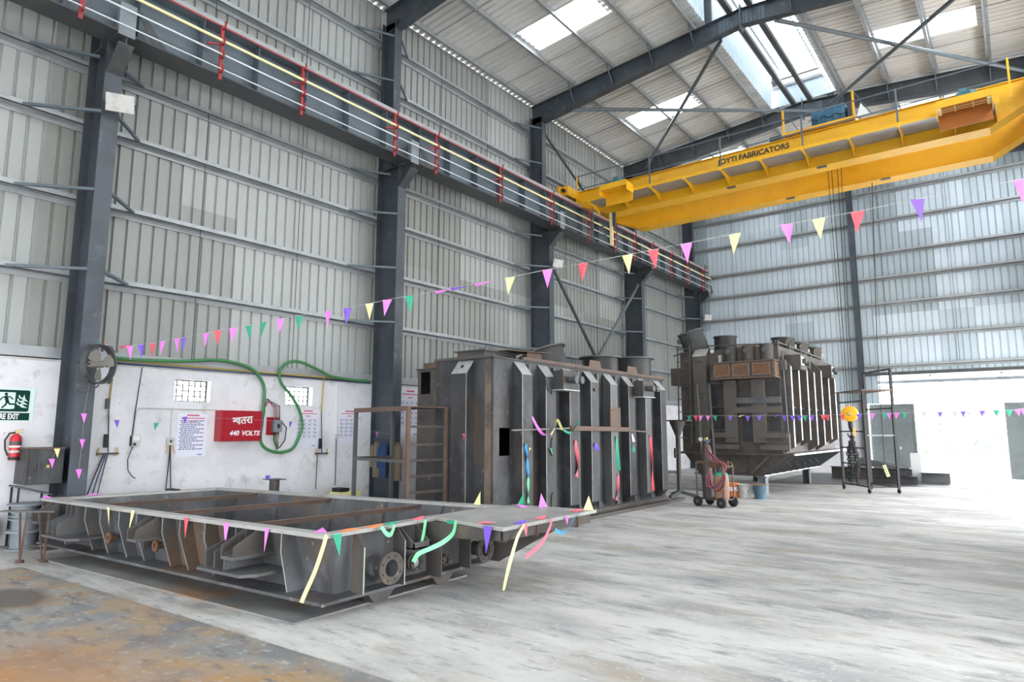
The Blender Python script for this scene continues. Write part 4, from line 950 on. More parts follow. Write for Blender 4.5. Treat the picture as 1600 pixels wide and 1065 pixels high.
for x0, x1 in ((-6.56, -6.12), (-6.06, -5.60), (-5.53, -5.06)):
    pv = MB().box(x0, x1, TY - .52, TY - .50, 3.15, 3.49).build('terminal_cover', 'rust', tb)
    bb = MB(); n = 8
    for k in range(n):
        for z in (3.17, 3.47): bb.lathe([(.012, 0), (.012, .012)], (x0 + .02 + (x1 - x0 - .04) * k / (n - 1), TY - .52, z), (0, -1, 0), 6)
    for k in range(1, 5):
        for x in (x0 + .02, x1 - .02): bb.lathe([(.012, 0), (.012, .012)], (x, TY - .52, 3.17 + .06 * k), (0, -1, 0), 6)
    tag(bb.build('bolts', 'steel_cap', pv), kind='stuff')
pv = MB().box(-4.98, -4.96, TY - .46, TY - .06, 3.15, 3.49).build('terminal_cover', 'rust', tb)
MB().lathe([(.055, 0), (.055, .02)], (-6.78, TY - .0, 3.93), (0, -1, 0), 16).build('round_cover', 'white_paint', t2)
MB().box(-6.60, -6.52, TY - .03, TY - .0, 3.5, 3.8).build('paint_mark', 'dusty_white', t2)
# top edge, railings of pipe, left side ladder
MB().beam((TX0 - .15, TY - .1, 3.86), (-6.85, TY - .1, 4.08), .06, .03).build('top_bar', 'steel_brown', t2); MB().beam((-6.85, TY - .1, 4.08), (-4.95, TY - .1, 4.0), .06, .03).build('top_bar', 'steel_brown', t2)
MB().box(TX0, TX1, TY, 24.2, Z1, Z1 + .04).build('cover_plate', 'steel_brown', t2)
for z in (3.96, 4.10): MB().tube([(TX1 - .1, TY + .1, z), (TX1 - .02, 24.0, z - .06)], .02, 8).build('cover_pipe', 'steel_light', t2)
for y in (18.3, 19.4, 20.6, 21.8, 23.0): MB().box(TX1 - .12, TX1 - .04, y, y + .08, Z1 + .04, 4.14).build('pipe_clip', 'steel_brown', t2)
MB().box(TX0 - .28, TX0 + .5, TY - .06, TY + .2, 3.0, 3.5).build('side_box', 'steel_brown', t2)
MB().prism([(-6.55, 18.6, 4.05), (-5.75, 18.5, 4.02), (-5.9, 19.2, 4.08), (-6.5, 19.3, 4.16)], (0, 0, .02)).build('loose_plate', 'rust_bar', t2)
lt = turret((-7.45, 18.75, 3.95), (-.28, -.12, .95), .36, .66, t2, 'steel', .03, True)
b_ = MB(); ax_ = Vector((-.28, -.12, .95)).normalized(); u_ = ax_.cross(Vector((1, 0, 0))).normalized(); v_ = ax_.cross(u_)
for k in range(14):
    a = 2 * math.pi * k / 14; p_ = Vector((-7.45, 18.75, 3.95)) + ax_ * .70 + u_ * (.36 * math.cos(a)) + v_ * (.36 * math.sin(a)); b_.lathe([(.016, 0), (.016, .05)], p_, ax_, 6)
tag(b_.build('lid_bolts', 'steel_light', lt), kind='stuff')
MB().box(-7.98, -7.86, 18.45, 18.6, 4.28, 4.40).build('valve', 'steel_light', t2)
turret((-6.82, 19.3, 3.96), (0, 0, 1), .32, .50, t2, 'steel', .03)
for x, y, r in ((-5.42, 20.2, .30), (-5.38, 21.6, .29), (-5.32, 23.1, .28)):
    q = turret((x, y, 3.96), (.04, 0, 1), r, .42, t2, 'steel_brown', .04, True)
    MB().lathe([(.11, 0), (.11, .16), (.14, .16), (.14, .19), (0, .19)], (x + r * .6, y - r * .7, 4.22), (.6, -.75, 0), 18).build('side_port', 'steel_brown', q)
    MB().lathe([(.06, 0), (.06, .1), (0, .1)], (x + r * .95, y - .05, 4.15), (1, 0, 0), 12).build('port_cap', 'dusty_white', q)
for xr in (-7.72, -7.36): MB().beam((xr, TY - .32, 1.3), (xr + .04, TY - .32, 4.12), .03, .03).build('ladder_rail', 'steel_brown', t2)
for k in range(8): MB().tube([(-7.72, TY - .32, 1.5 + .36 * k), (-7.34, TY - .32, 1.5 + .36 * k)], .014, 6).build('ladder_rung', 'steel_light', t2)
for x, y in ((-5.62, 18.35), (-7.2, 18.35), (-5.62, 22.9), (-7.2, 22.9)):
    st_ = MB().box(x - .12, x + .12, y - .14, y + .14, .0, .025); st_.box(x - .10, x - .085, y - .12, y + .12, .025, .45); st_.box(x + .085, x + .10, y - .12, y + .12, .025, .45); st_.box(x - .085, x + .085, y - .01, y + .01, .025, .45); st_.box(x - .14, x + .14, y - .14, y + .14, .45, .488)
    st_.build('support_stand', 'pale_grey_paint' if y < 20 else 'dark_grey', t2)
for k in range(5):
    y = 18.7 + .75 * k
    MB().beam((-5.25, y, ZF - .06), (-4.95, y - .1, ZF - .35), .03, .03).build('drain_pipe', 'steel_light', t2)

MB().box(-10.86, -10.60, 5.05, 5.15, .45, .775).build('strap', 'black', tub)
# ------------------------------------------------------------------ things on the left wall
XW = WX
# fire exit sign
sg = thing('exit_sign', 'green and white FIRE EXIT sign with a running figure and flames', 'sign', (XW, 3.25, 1.83))
def sp(px, py): return (XW, 3.086 + .00833 * px, 2.33 - (py - 605) * .00935)
MB().box(XW, XW + .008, 2.95, 3.525, 1.825, 2.335).build('board', 'sign_white', sg)
def flat(name, m_, poly, x, parent, d=.0015): return MB().prism([(XW + x, sp(*p)[1], sp(*p)[2]) for p in poly], (d, 0, 0)).build(name, m_, parent)
def stroke(mb, pts, w, x):
    for a, b in zip(pts[:-1], pts[1:]):
        A = Vector(sp(*a)); B = Vector(sp(*b)); A.x = B.x = XW + x; d = (B - A).normalized(); mb.beam(A - d * w * .3, B + d * w * .3, w, .0015, (1, 0, 0))
flat('green_panel', 'sign_green', [(-10, 608), (43, 608), (45, 610), (44.5, 641), (42, 643), (-10, 643)], .008, sg)
flat('text_band', 'sign_green', [(-11, 645), (46.5, 645), (46.5, 657), (-11, 657)], .008, sg)
flat('doorway', 'sign_white', [(-2, 612), (22.5, 612), (22.5, 638), (18, 639), (-2, 639)], .0096, sg)
mn = MB()
stroke(mn, [(8.5, 619), (11, 627)], .045, .012); stroke(mn, [(8, 619), (3, 621), (0, 625)], .018, .012); stroke(mn, [(9, 619), (15, 619.5), (19, 623)], .018, .012)
stroke(mn, [(11, 627), (15, 631), (22, 631)], .024, .012); stroke(mn, [(10.5, 627), (9, 632), (4, 637)], .024, .012)
mn.lathe([(.022, 0), (.022, .0015)], (XW + .0112, sp(8.5, 615)[1], sp(8.5, 615)[2]), (1, 0, 0), 16)
mn.build('running_figure', 'sign_green', sg)
for k, (dx, dy) in enumerate(((0, 0), (-1.5, 5.5), (-2.5, 11))):
    pts = [(27 + dx, 618 + dy), (29 + dx, 621 + dy), (33 + dx, 622.5 + dy), (35.5 + dx, 625 + dy), (43, 626.5 + dy * .95), (38 + dx, 622 + dy), (36 + dx, 614.5 + dy), (34.5 + dx, 619.5 + dy), (31 + dx, 620 + dy), (28.5 + dx, 615.5 + dy)]
    flat('flame', 'sign_white', pts, .0096, sg)
words_mesh('lettering', 'FIRE EXIT', .112, 'white_paint', sg, (XW + .0105, 3.052, 1.864), (0, 1, 0), (0, 0, 1), .022, xs=.61, extrude=.001, offset=.004)
# extinguisher
ex = thing('fire_extinguisher', 'red fire extinguisher with black hose hung below the exit sign', 'extinguisher', (XW + .10, 3.31, 1.25))
MB().lathe([(.0, 0), (.072, .0), (.076, .02), (.076, .32), (.06, .36), (.025, .385), (.025, .40), (0, .40)], (XW + .10, 3.31, 1.25), (0, 0, 1), 28).build('cylinder', 'ext_red', ex, smooth=True)
MB().lathe([(.0765, .005), (.0775, .03), (.0765, .05)], (XW + .10, 3.31, 1.25), (0, 0, 1), 28, cap=False).build('base_ring', 'black', ex)
MB().lathe([(.0768, .19), (.0772, .21), (.0768, .215)], (XW + .10, 3.31, 1.25), (0, 0, 1), 28, cap=False).build('label_stripe', 'white_paint', ex)
MB().lathe([(.0768, .11), (.0772, .14), (.0768, .145)], (XW + .10, 3.31, 1.25), (0, 0, 1), 28, cap=False).build('label_stripe', 'dusty_white', ex)
MB().lathe([(.0766, .225), (.0772, .24), (.0772, .27), (.0766, .28)], (XW + .10, 3.31, 1.25), (0, 0, 1), 28, cap=False).build('label_stripe', 'dark_grey', ex)
v_ = MB().box(XW + .08, XW + .12, 3.295, 3.325, 1.64, 1.70).build('valve', 'brass', ex)
MB().beam((XW + .10, 3.30, 1.675), (XW + .10, 3.40, 1.715), .022, .008).build('lever', 'brass', v_); MB().beam((XW + .10, 3.30, 1.665), (XW + .10, 3.41, 1.67), .022, .008).build('lever', 'brass', v_)
MB().tube([(XW + .10, 3.30, 1.66), (XW + .12, 3.22, 1.65), (XW + .14, 3.165, 1.55), (XW + .14, 3.175, 1.42), (XW + .12, 3.22, 1.32)], .012, 8).build('hose', 'black', ex, smooth=True)
# red switchboard box
rb = thing('switchboard', 'red electrical box lettered 440 VOLTS with a white Hindi warning', 'electrical box', (XW, 6.88, 1.48))
MB().box(XW, XW + .24, 6.44, 7.26, 1.49, 2.07).build('enclosure', 'panel_red', rb)
MB().box(XW + .24, XW + .255, 6.50, 7.255, 1.50, 2.06).build('door', 'panel_red', rb)
text_mesh('hindi_lettering', '\u0916\u0924\u0930\u093e', .20, 'white_paint', rb, frame_matrix((XW + .257, 6.66, 1.80), (0, 1, .10), (0, -.10, 1)), .001, offset=.004)
words_mesh('lettering', '440 VOLTS', .125, 'white_paint', rb, (XW + .257, 6.60, 1.60), (0, 1, 0), (0, 0, 1), .04, extrude=.001, shear=.25, offset=.004)
h_ = MB().box(XW + .256, XW + .275, 7.14, 7.17, 1.74, 1.83).build('handle', 'panel_red', rb)
# boards of printed notices
def poster(label, y0, y1, z0, z1, kind, nm='poster'):
    p = thing(nm, label, 'poster', (XW, (y0 + y1) / 2, z0), group='printed notices on the left wall')
    MB().box(XW, XW + .006, y0, y1, z0, z1).build('board', 'poster_paper', p)
    w = y1 - y0; h = z1 - z0; x = XW + .0062
    r = MB(); r.box(x, x + .001, y0 + w * .3, y0 + w * .72, z1 - h * .055, z1 - h * .025); r.box(x, x + .001, y0 + w * .1, y0 + w * .92, z1 - h * .12, z1 - h * .10); r.box(x, x + .001, y0 + w * .40, y0 + w * .62, z1 - h * .19, z1 - h * .17); r.build('heading', 'print_red', p)
    b = MB()
    if kind == 'list':
        zz = z1 - h * .17; k = 0
        while zz > z0 + h * .16:
            ind = .08 if k % 2 == 0 else .12; ln = .9 if k % 2 == 0 else random.uniform(.45, .8)
            q = y0 + w * ind
            while q < y0 + w * ln:
                d = w * random.uniform(.05, .13); b.box(x, x + .001, q, min(q + d, y0 + w * ln), zz - h * .011, zz + h * .011); q += d + w * .02
            zz -= h * .047; k += 1
    else:
        rows = 5
        for i in range(rows):
            for j in range(4):
                yy_ = y0 + w * (.06 + .235 * j)
                for s in range(2): b.box(x, x + .001, yy_, yy_ + w * random.uniform(.10, .17), z1 - h * (.29 + .105 * i + .03 * s), z1 - h * (.277 + .105 * i + .03 * s))
        for i in range(6): b.box(x, x + .0008, y0 + w * .03, y0 + w * .97, z1 - h * (.255 + .105 * i), z1 - h * (.252 + .105 * i))
    b.build('print', 'print_blue', p); MB().box(x, x + .001, y0 + w * .72, y0 + w * .88, z0 + h * .03, z0 + h * .05).build('footer', 'print_blue', p)
poster('pale printed notice with a numbered list, left of the red electrical box', 5.74, 6.29, 1.22, 2.0, 'list')
poster('pale printed notice with a table, under the right-hand window', 8.22, 8.77, 1.34, 2.14, 'table')
poster('pale printed notice with a table, next to the bare rack', 9.31, 9.88, 1.36, 2.16, 'table')
poster('tall pale printed notice seen between column and near tank', 11.14, 11.8, 1.55, 2.72, 'table')
poster('blue-printed notice seen between the two tanks', 24.6, 25.6, 1.2, 2.35, 'list')
# small electrical fittings
sw = thing('switch_box', 'grey switch box with a loose dangling cable on the white wall', 'switch', (XW, 5.03, 1.42))
MB().box(XW, XW + .07, 4.97, 5.10, 1.42, 1.61).build('box', 'dusty_white', sw); MB().box(XW + .07, XW + .076, 4.985, 5.085, 1.52, 1.60).build('cover', 'white_paint', sw); MB().box(XW + .07, XW + .085, 4.99, 5.03, 1.44, 1.48).build('socket', 'black', sw)
MB().box(XW, XW + .04, 4.955, 4.968, 1.43, 1.60).build('cable_clip', 'black', sw)
MB().tube([(XW + .03, 5.0, 1.42), (XW + .04, 4.93, 1.20), (XW + .04, 4.95, 1.02), (XW + .04, 5.02, .92), (XW + .04, 5.08, .88)], .008, 6).build('cable', 'dark_grey', sw, smooth=True)
MB().tube([(XW + .02, 4.98, 1.6), (XW + .02, 5.0, 2.0), (XW + .02, 5.06, 2.78)], .007, 6).build('cable', 'black', sw)
cu_ = thing('socket_box', 'small beige socket with two black cables hanging from it', 'socket', (XW, 5.61, 1.44))
MB().box(XW, XW + .06, 5.56, 5.68, 1.43, 1.57).build('box', 'dusty_white', cu_); MB().box(XW + .06, XW + .07, 5.60, 5.64, 1.48, 1.52).build('plug', 'dark_grey', cu_)
for dy in (-.02, .03): MB().tube([(XW + .05, 5.62, 1.44), (XW + .06, 5.62 + dy * .6, 1.1), (XW + .07, 5.62 + dy * 2, .55)], .010, 6).build('cable', 'black', cu_)
for dy in (-.05, .06): MB().tube([(XW + .05, 5.62 + dy * .7, 1.44), (XW + .06, 5.62 + dy * 1.4, 1.28)], .008, 6).build('strap', 'orange_plastic', cu_)
cn = MB().tube([(XW + .015, 5.0, 1.61), (XW + .015, 5.02, 2.02), (XW + .015, 5.08, 2.08), (XW + .015, 6.45, 2.08)], .012, 8); cn.tube([(XW + .015, 5.62, 2.07), (XW + .015, 5.62, 1.57)], .010, 8)
tag(cn.build('conduit', 'dusty_white'), 'thin grey conduit running above the socket to the red box', 'conduit')
ms = thing('main_switch', 'grey breaker on a small red board inside the green hose loop', 'switch', (XW, 7.68, 1.62))
MB().box(XW, XW + .03, 7.52, 7.80, 1.60, 1.96).build('backboard', 'panel_red', ms); MB().box(XW + .03, XW + .13, 7.62, 7.80, 1.66, 1.90).build('breaker', 'pale_grey_paint', ms)
MB().box(XW + .13, XW + .16, 7.69, 7.73, 1.74, 1.82).build('toggle', 'black', ms)
for k, c_ in enumerate(('cable_red', 'cable_blue', 'cable_red', 'black')):
    yk = 7.64 + .04 * k
    MB().tube([(XW + .09, yk, 1.90), (XW + .10, yk - .02, 2.12 + .02 * k), (XW + .09, 7.50 - .03 * k, 2.28 + .05 * (k % 2)), (XW + .08, 7.36 + .02 * k, 2.05), (XW + .26, 7.24, 1.72 - .06 * k)], .011, 6).build('cable', c_, ms, smooth=True)
for k, c_ in enumerate(('black', 'green_hose', 'cable_red')):
    yk = 7.66 + .05 * k
    MB().tube([(XW + .09, yk, 1.66), (XW + .10, yk - .02, 1.50), (XW + .09, 7.74 + .01 * k, 1.32)], .020 if k == 1 else .011, 6).build('cable', c_, ms, smooth=True)
MB().tube([(XW + .09, 7.80, 1.88), (XW + .10, 7.92, 1.75), (XW + .10, 7.90, 1.5), (XW + .09, 7.80, 1.36), (XW + .08, 7.72, 1.30)], .011, 6).build('cable', 'black', ms, smooth=True)
HP = [(4.55, 2.90), (5.0, 2.90), (5.7, 2.94), (6.43, 3.02), (7.02, 2.93), (7.28, 2.74), (7.38, 2.49), (7.36, 1.97), (7.33, 1.53), (7.46, 1.34), (7.76, 1.25), (8.08, 1.31), (8.22, 1.52), (8.29, 1.79), (8.19, 2.12), (7.99, 2.41), (7.77, 2.64), (7.71, 2.84), (7.76, 2.99), (7.92, 3.11), (8.18, 3.13), (8.59, 3.01), (9.0, 2.88), (9.6, 2.84), (10.1, 2.83)]
def smooth_path(pts, n=4):
    P = [Vector(p) for p in pts]; out = []
    for i in range(len(P) - 1):
        a, b, c, d = P[max(i - 1, 0)], P[i], P[i + 1], P[min(i + 2, len(P) - 1)]
        for k in range(n):
            t = k / n; out.append(.5 * ((2 * b) + (-a + c) * t + (2 * a - 5 * b + 4 * c - d) * t * t + (-a + 3 * b - 3 * c + d) * t ** 3))
    return out + [P[-1]]
tag(MB().tube(smooth_path([(XW + .10 + .02 * math.sin(k), y, z) for k, (y, z) in enumerate(HP)]), .032, 10).build('hose', 'green_hose', smooth=True), 'thick green hose looping down the white wall around the small breaker', 'hose')
gp = thing('gas_pipe', 'mustard gas pipe along the top of the white wall with two drop legs', 'pipe', (XW, 6.7, 2.8))
MB().tube([(XW + .04, 4.60, 2.87), (XW + .04, 10.15, 2.84)], .018, 8).build('main_pipe', 'gas_pipe', gp, smooth=True)
MB().tube([(XW + .05, 4.6, 2.83), (XW + .05, 10.15, 2.79)], .010, 6).build('cable', 'cable_blue', gp)
for y, zc in ((4.60, 1.31), (8.84, 1.20)):
    MB().tube([(XW + .04, y, 2.87), (XW + .04, y - .03, 2.1)], .014, 8).build('drop_pipe', 'gas_pipe', gp); MB().tube([(XW + .04, y - .03, 2.1), (XW + .04, y + .02, zc)], .010, 8).build('drop_pipe', 'dark_grey', gp)
    mf = MB().box(XW + .02, XW + .06, y - .15, y + .18, zc - .015, zc + .015).build('manifold', 'dark_grey', gp)
    for dy in (-.13, .15): MB().tube([(XW + .04, y + dy, zc - .04), (XW + .04, y + dy, zc + .10)], .014, 8).build('valve', 'brass', mf)
    MB().box(XW + .02, XW + .08, y - .06, y - .01, zc + .1, zc + .32).build('regulator', 'black', mf)
MB().box(XW + .02, XW + .06, 4.52, 4.58, 2.05, 2.22).build('regulator', 'dark_grey', gp)
for q in range(3): MB().tube([(XW + .05, 4.55 + .03 * q, 1.3), (XW + .10, 4.40 + .06 * q, .9), (XW + .25, 4.2 + .09 * q, .35)], .010, 6).build('hose', ('black', 'cable_blue', 'dark_grey')[q], gp)
MB().tube([(XW + .05, 8.74, 1.18), (XW + .07, 8.72, .45)], .009, 6).build('hose', 'black', gp)
cd2 = thing('socket_box', 'small white socket on a thin conduit, second drop right of the window', 'socket', (XW, 9.25, 1.5))
MB().box(XW, XW + .05, 9.20, 9.29, 1.50, 1.62).build('box', 'dusty_white', cd2); MB().tube([(XW + .015, 9.24, 1.62), (XW + .015, 9.2, 2.70), (XW + .015, 9.05, 2.74)], .010, 6).build('conduit', 'white_paint', cd2)
MB().tube([(XW + .03, 9.24, 1.5), (XW + .05, 9.24, .5)], .010, 6).build('cable', 'dark_grey', cd2)

# round fan on the nearest column
fn = thing('wall_fan', 'round bladed exhaust fan in a dark ring frame on the nearest column', 'fan', (-11.12, 4.03, 2.70), math.radians(28))
ring = [(.02, .30 * math.cos(2 * math.pi * k / 24), .30 * math.sin(2 * math.pi * k / 24)) for k in range(24)]
MB().lathe([(.27, -.05), (.285, .04), (.31, .045), (.31, -.055), (.27, -.05)], (0, 0, 0), (1, 0, 0), 28, cap=False).build('ring_frame', 'dark_grey', fn, True, smooth=True)
for k in range(4):
    a = math.radians(45 + 90 * k); c, s_ = math.cos(a), math.sin(a)
    MB().beam((0, .30 * c, .30 * s_), (0, .36 * c, .36 * s_), .02, .10).build('mount_lug', 'dark_grey', fn, True)
for k in range(3):
    a = math.radians(20 + 120 * k); P = []
    outline = [(.05, -.35), (.16, -.55), (.25, -.38), (.265, .0), (.25, .40), (.15, .50), (.06, .35)]
    for r_, da in outline: P.append((.03 - .05 * da, r_ * math.cos(a + da), r_ * math.sin(a + da)))
    MB().add(P + [(x - .004, y, z) for x, y, z in P], [tuple(range(7)), tuple(range(13, 6, -1))] + [(i, (i + 1) % 7, 7 + (i + 1) % 7, 7 + i) for i in range(7)]).build('blade', 'fan_grey', fn, True, smooth=True)
MB().lathe([(0, .10), (.045, .10), (.055, .06), (.055, -.16), (0, -.16)], (0, 0, 0), (1, 0, 0), 18).build('motor_hub', 'fan_grey', fn, True, smooth=True)
for s_ in (-1, 1): MB().beam((-.12, -.31 * s_, 0), (-.12, .0, 0), .02, .03).build('motor_bracket', 'dark_grey', fn, True)
MB().tube([(-.02, .05, -.32), (-.05, -.04, -.40), (-.22, -.08, -.42)], .012, 6).build('cable', 'dark_grey', fn, True)
for k, c_ in enumerate(('green', 'red', 'white', 'purple')): MB().beam((.05, -.12 + .07 * k, .30), (.06, -.06 + .08 * k, .34 - .02 * k), .03, .004).build('tied_ribbon', 'paper_' + c_, fn, True)

# clutter by the left wall
cb_ = thing('tool_cabinet', 'dark steel cabinet hung beside the nearest column', 'cabinet', (-11.75, 3.62, .88))
MB().box(WX + .005, -11.58, 3.36, 3.83, .90, 1.42).build('body', 'steel', cb_); MB().box(-11.58, -11.565, 3.38, 3.82, .91, 1.41).build('door', 'steel', cb_); MB().box(WX + .005, -11.55, 3.34, 3.84, 1.42, 1.435).build('lid', 'rust_bar', cb_)
MB().tube([(-11.555, 3.46, 1.20), (-11.545, 3.50, 1.23), (-11.545, 3.50, 1.08)], .010, 6).build('hasp', 'dark_grey', cb_); MB().box(-11.565, -11.55, 3.60, 3.64, 1.14, 1.18).build('lock', 'brass', cb_)
hp = thing('drawing_stand', 'steel stand with a sloped black-edged grey top under the cabinet', 'stand', (-11.8, 3.5, 0))
for x, y in ((-12.03, 3.33), (-11.72, 3.33), (-12.03, 3.72), (-11.72, 3.72)): MB().box(x - .012, x + .012, y - .012, y + .012, 0, .86 - (y - 3.3) * .304).build('leg', 'iron_black', hp)
MB().box(-12.04, -11.72, 3.30, 3.74, .20, .22).build('lower_shelf', 'steel_brown', hp)
for x in (-12.05, -11.72): MB().beam((x, 3.30, .875), (x, 3.76, .735), .03, .025).build('lid_edge', 'black', hp)
MB().prism([(-12.05, 3.30, .865), (-12.05, 3.76, .725), (-11.70, 3.76, .725), (-11.70, 3.30, .865)], (0, 0, .01)).build('lid', 'pale_grey_paint', hp)
sb = thing('beam_offcut', 'upright brown I-beam offcut at the foot of the nearest column', 'beam', (-11.20, 3.62, 0))
for x in (-11.30, -11.12): MB().box(x, x + .014, 3.52, 3.74, .0, .74).build('flange', 'steel_brown', sb)
MB().box(-11.286, -11.12, 3.625, 3.637, .0, .74).build('web', 'steel_brown', sb)
spo = thing('pipe_spool', 'stack of pale grey flanged pipe rings standing by the wall at far left', 'pipe', (-11.72, 3.22, 0))
MB().lathe([(.16, .02), (.16, .62)], (-11.55, 3.40, 0), (0, 0, 1), 32).build('pipe', 'pale_grey_paint', spo, smooth=True)
for z, r, w in ((0, .23, .025), (.24, .235, .035), (.42, .21, .02), (.46, .21, .02), (.62, .24, .025)): MB().lathe([(.0, z), (r, z), (r, z + w), (.0, z + w)], (-11.55, 3.40, 0), (0, 0, 1), 32, cap=False).build('flange', 'pale_grey_paint', spo)
ty = thing('tyre', 'black rubber tyre behind the grey pipe rings at the left edge', 'tyre', (-11.9, 2.98, 0))
MB().tube([(-11.95, 2.95 + .20 * math.cos(a), .26 + .20 * math.sin(a)) for a in [2 * math.pi * k / 20 for k in range(20)]], .06, 10, closed=True).build('casing', 'black_rubber', ty, smooth=True)
MB().lathe([(.0, -.02), (.13, -.02), (.13, .02), (.0, .02)], (-11.95, 2.95, .26), (1, 0, 0), 20, cap=False).build('rim', 'dark_grey', ty)
sl = thing('steel_stool', 'rusty four-legged steel stool at the left edge', 'stool', (-10.35, 3.18, 0))
MB().prism([(-10.74, 2.93, .63), (-10.66, 2.83, .63), (-10.08, 3.28, .63), (-10.16, 3.38, .63)], (0, 0, .02)).build('top', 'steel_light', sl)
for x, y, tx, ty_ in ((-10.50, 3.07, -10.52, 3.03), (-10.36, 3.03, -10.38, 3.07), (-10.34, 3.27, -10.30, 3.18), (-10.18, 3.24, -10.20, 3.26)):
    lg_ = MB().beam((x, y, .012), (tx, ty_, .63), .022, .022).build('leg', 'rust_bar', sl); MB().lathe([(.05, 0), (.05, .012)], (x, y, 0), (0, 0, 1), 14).build('foot', 'rust_bar', lg_)
MB().beam((-10.5, 3.06, .2), (-10.19, 3.25, .2), .012, .012).build('stretcher', 'rust_bar', sl)
pe = thing('roller_stand', 'low pedestal with a flat round top behind the trough', 'stand', (-10.9, 7.0, 0))
MB().lathe([(.16, 0), (.16, .02), (.09, .03), (.09, .80), (.0, .80)], (-10.9, 7.0, 0), (0, 0, 1), 20).build('post', 'steel_brown', pe); MB().box(-11.07, -10.73, 6.86, 7.14, .80, .815).build('top_plate', 'steel_light', pe)
tag(MB().box(-10.98, -10.93, 6.86, 6.92, .816, .88).build('small_box', 'paper_purple'), 'tiny purple carton on the flat-topped pedestal', 'carton')
ym = thing('portable_machine', 'small yellow machine with black knobs against the wall', 'machine', (-11.4, 9.0, 0))
MB().box(-11.6, -11.25, 8.75, 9.3, .0, .42).build('body', 'paper_yellow', ym); MB().box(-11.58, -11.3, 8.8, 9.0, .42, .50).build('cover', 'black', ym)
for y in (9.08, 9.2): MB().lathe([(.025, 0), (.025, .07)], (-11.4, y, .42), (0, 0, 1), 10).build('knob', 'black', ym)

# bare rack in front of the near tank, rotated a little
dxy = Vector((-1.65, .25)); rk = thing('steel_rack', 'bare rusty angle-iron rack with a solid top, left of the near tank', 'rack', (-8.05, 7.60, 0), math.atan2(-.25, 1.65))
RL, RD, RH = 1.67, .80, 2.08                   # local -X is along the hall's width, +Y away
for x in (0, -RL):
    for y in (0, RD): MB().box(x - .03, x + .03, y - .03, y + .03, 0, RH).build('post', 'rust_bar' if x == 0 else 'steel_light', rk, True)
MB().box(-RL - .03, .03, -.03, RD + .03, RH, RH + .02).build('top_sheet', 'rust_bar', rk, True)
MB().box(-RL + .03, -.03, -.03, -.02, RH - .06, RH).build('top_rail', 'rust_bar', rk, True)
for z in (.35, 1.16): MB().box(-RL + .03, -.03, -.02, .02, z, z + .05).build('rail', 'steel_light', rk, True)
for z in (.40, .66, .92, 1.18, 1.44, 1.74): MB().box(-.02, .02, .03, RD - .03, z, z + .04).build('rung', 'steel_brown', rk, True)
for z in (.40, 1.18): MB().box(-RL - .02, -RL + .02, .03, RD - .03, z, z + .04).build('rung', 'steel_brown', rk, True)
# clothes hanging on the second column
hr = MB().tube([(-11.9, 10.16, 1.48), (-11.42, 10.16, 1.48)], .012, 6); tag(hr.build('coat_rail', 'dark_grey'), 'short steel coat rail on the column behind the bare rack', 'rail')
def jacket(label, x, y, z1, h, w, m_):
    t = thing('work_jacket', label, 'clothing', (x, y, z1 - h), group='work clothes on the column')
    b = MB(); n = 16; rows = 8
    for i in range(rows + 1):
        f = i / rows; ww = w * (.35 + .65 * min(1, f * 2.6)) * (1 - .08 * f)
        for j in range(n):
            a = 2 * math.pi * j / n; rr = 1 + .16 * math.sin(a * 4 + f * 3)
            b.v.append((x + ww * .5 * math.cos(a) * rr, y + .07 * math.sin(a) * rr, z1 - h * f))
    for i in range(rows):
        for j in range(n): b.f.append((i * n + j, i * n + (j + 1) % n, (i + 1) * n + (j + 1) % n, (i + 1) * n + j))
    b.f.append(tuple(range(n))); b.f.append(tuple(rows * n + j for j in range(n))[::-1])
    b.build('coat', m_, t, smooth=True)
    MB().tube([(x, y, z1 - .02), (x, y, z1 + .05)], .008, 5).build('hanging_loop', 'dark_grey', t)
    for s in (-1, 1): MB().tube([(x + s * w * .33, y - .02, z1 - .08), (x + s * w * .46, y - .04, z1 - .30), (x + s * w * .44, y - .04, z1 - .58)], [.055, .05, .045], 8).build('sleeve', m_, t, smooth=True)
jacket('khaki work jacket hanging on the column, left of the blue one', -11.74, 10.13, 1.44, .80, .26, 'cloth_khaki')
jacket('dark blue work jacket hanging on the column behind the rack', -11.50, 10.11, 1.44, .80, .24, 'cloth_blue')
jacket('camouflage-brown work jacket hanging on the hall side of the column', -11.28, 10.36, 1.42, .85, .22, 'cloth_khaki')

# ------------------------------------------------------------------ gas cart, cylinders, buckets
gc = thing('cylinder_cart', 'four-wheeled rusty cylinder trolley with pipe frame beside the near tank', 'cart', (-5.60, 14.78, 0), math.radians(-12))
MB().box(-.34, .34, -.22, .22, .16, .19).build('deck', 'steel_brown', gc, True)
for x in (-.30, .30):
    for y in (-.24, .24):
        w_ = MB().lathe([(.0, -.03), (.10, -.03), (.115, -.02), (.115, .02), (.10, .03), (0, .03)], (x, y, .116), (0, 1, 0), 18).build('wheel', 'black_rubber', gc, True, smooth=True); MB().lathe([(.035, -.034), (.035, .034)], (x, y, .116), (0, 1, 0), 12).build('hub', 'steel_light', w_, True)
for y in (-.2, .2):
    MB().tube([(-.34, y, .18), (-.34, y, .95), (-.30, y, 1.0), (.30, y, .98), (.34, y, .92), (.34, y, .18)], .018, 8).build('side_frame', 'rust_bar', gc, True, smooth=True)
MB().tube([(-.34, -.2, .95), (-.34, .2, .95)], .018, 8).build('cross_tube', 'rust_bar', gc, True); MB().tube([(.34, -.2, .9), (.34, .2, .9)], .018, 8).build('cross_tube', 'rust_bar', gc, True); MB().box(-.1, .36, -.02, .02, .86, 1.02).build('tool_tray', 'rust', gc, True)
ox = thing('oxygen_cylinder', 'tall dark slender gas cylinder on the trolley', 'gas cylinder', (-5.78, 14.86, .19))
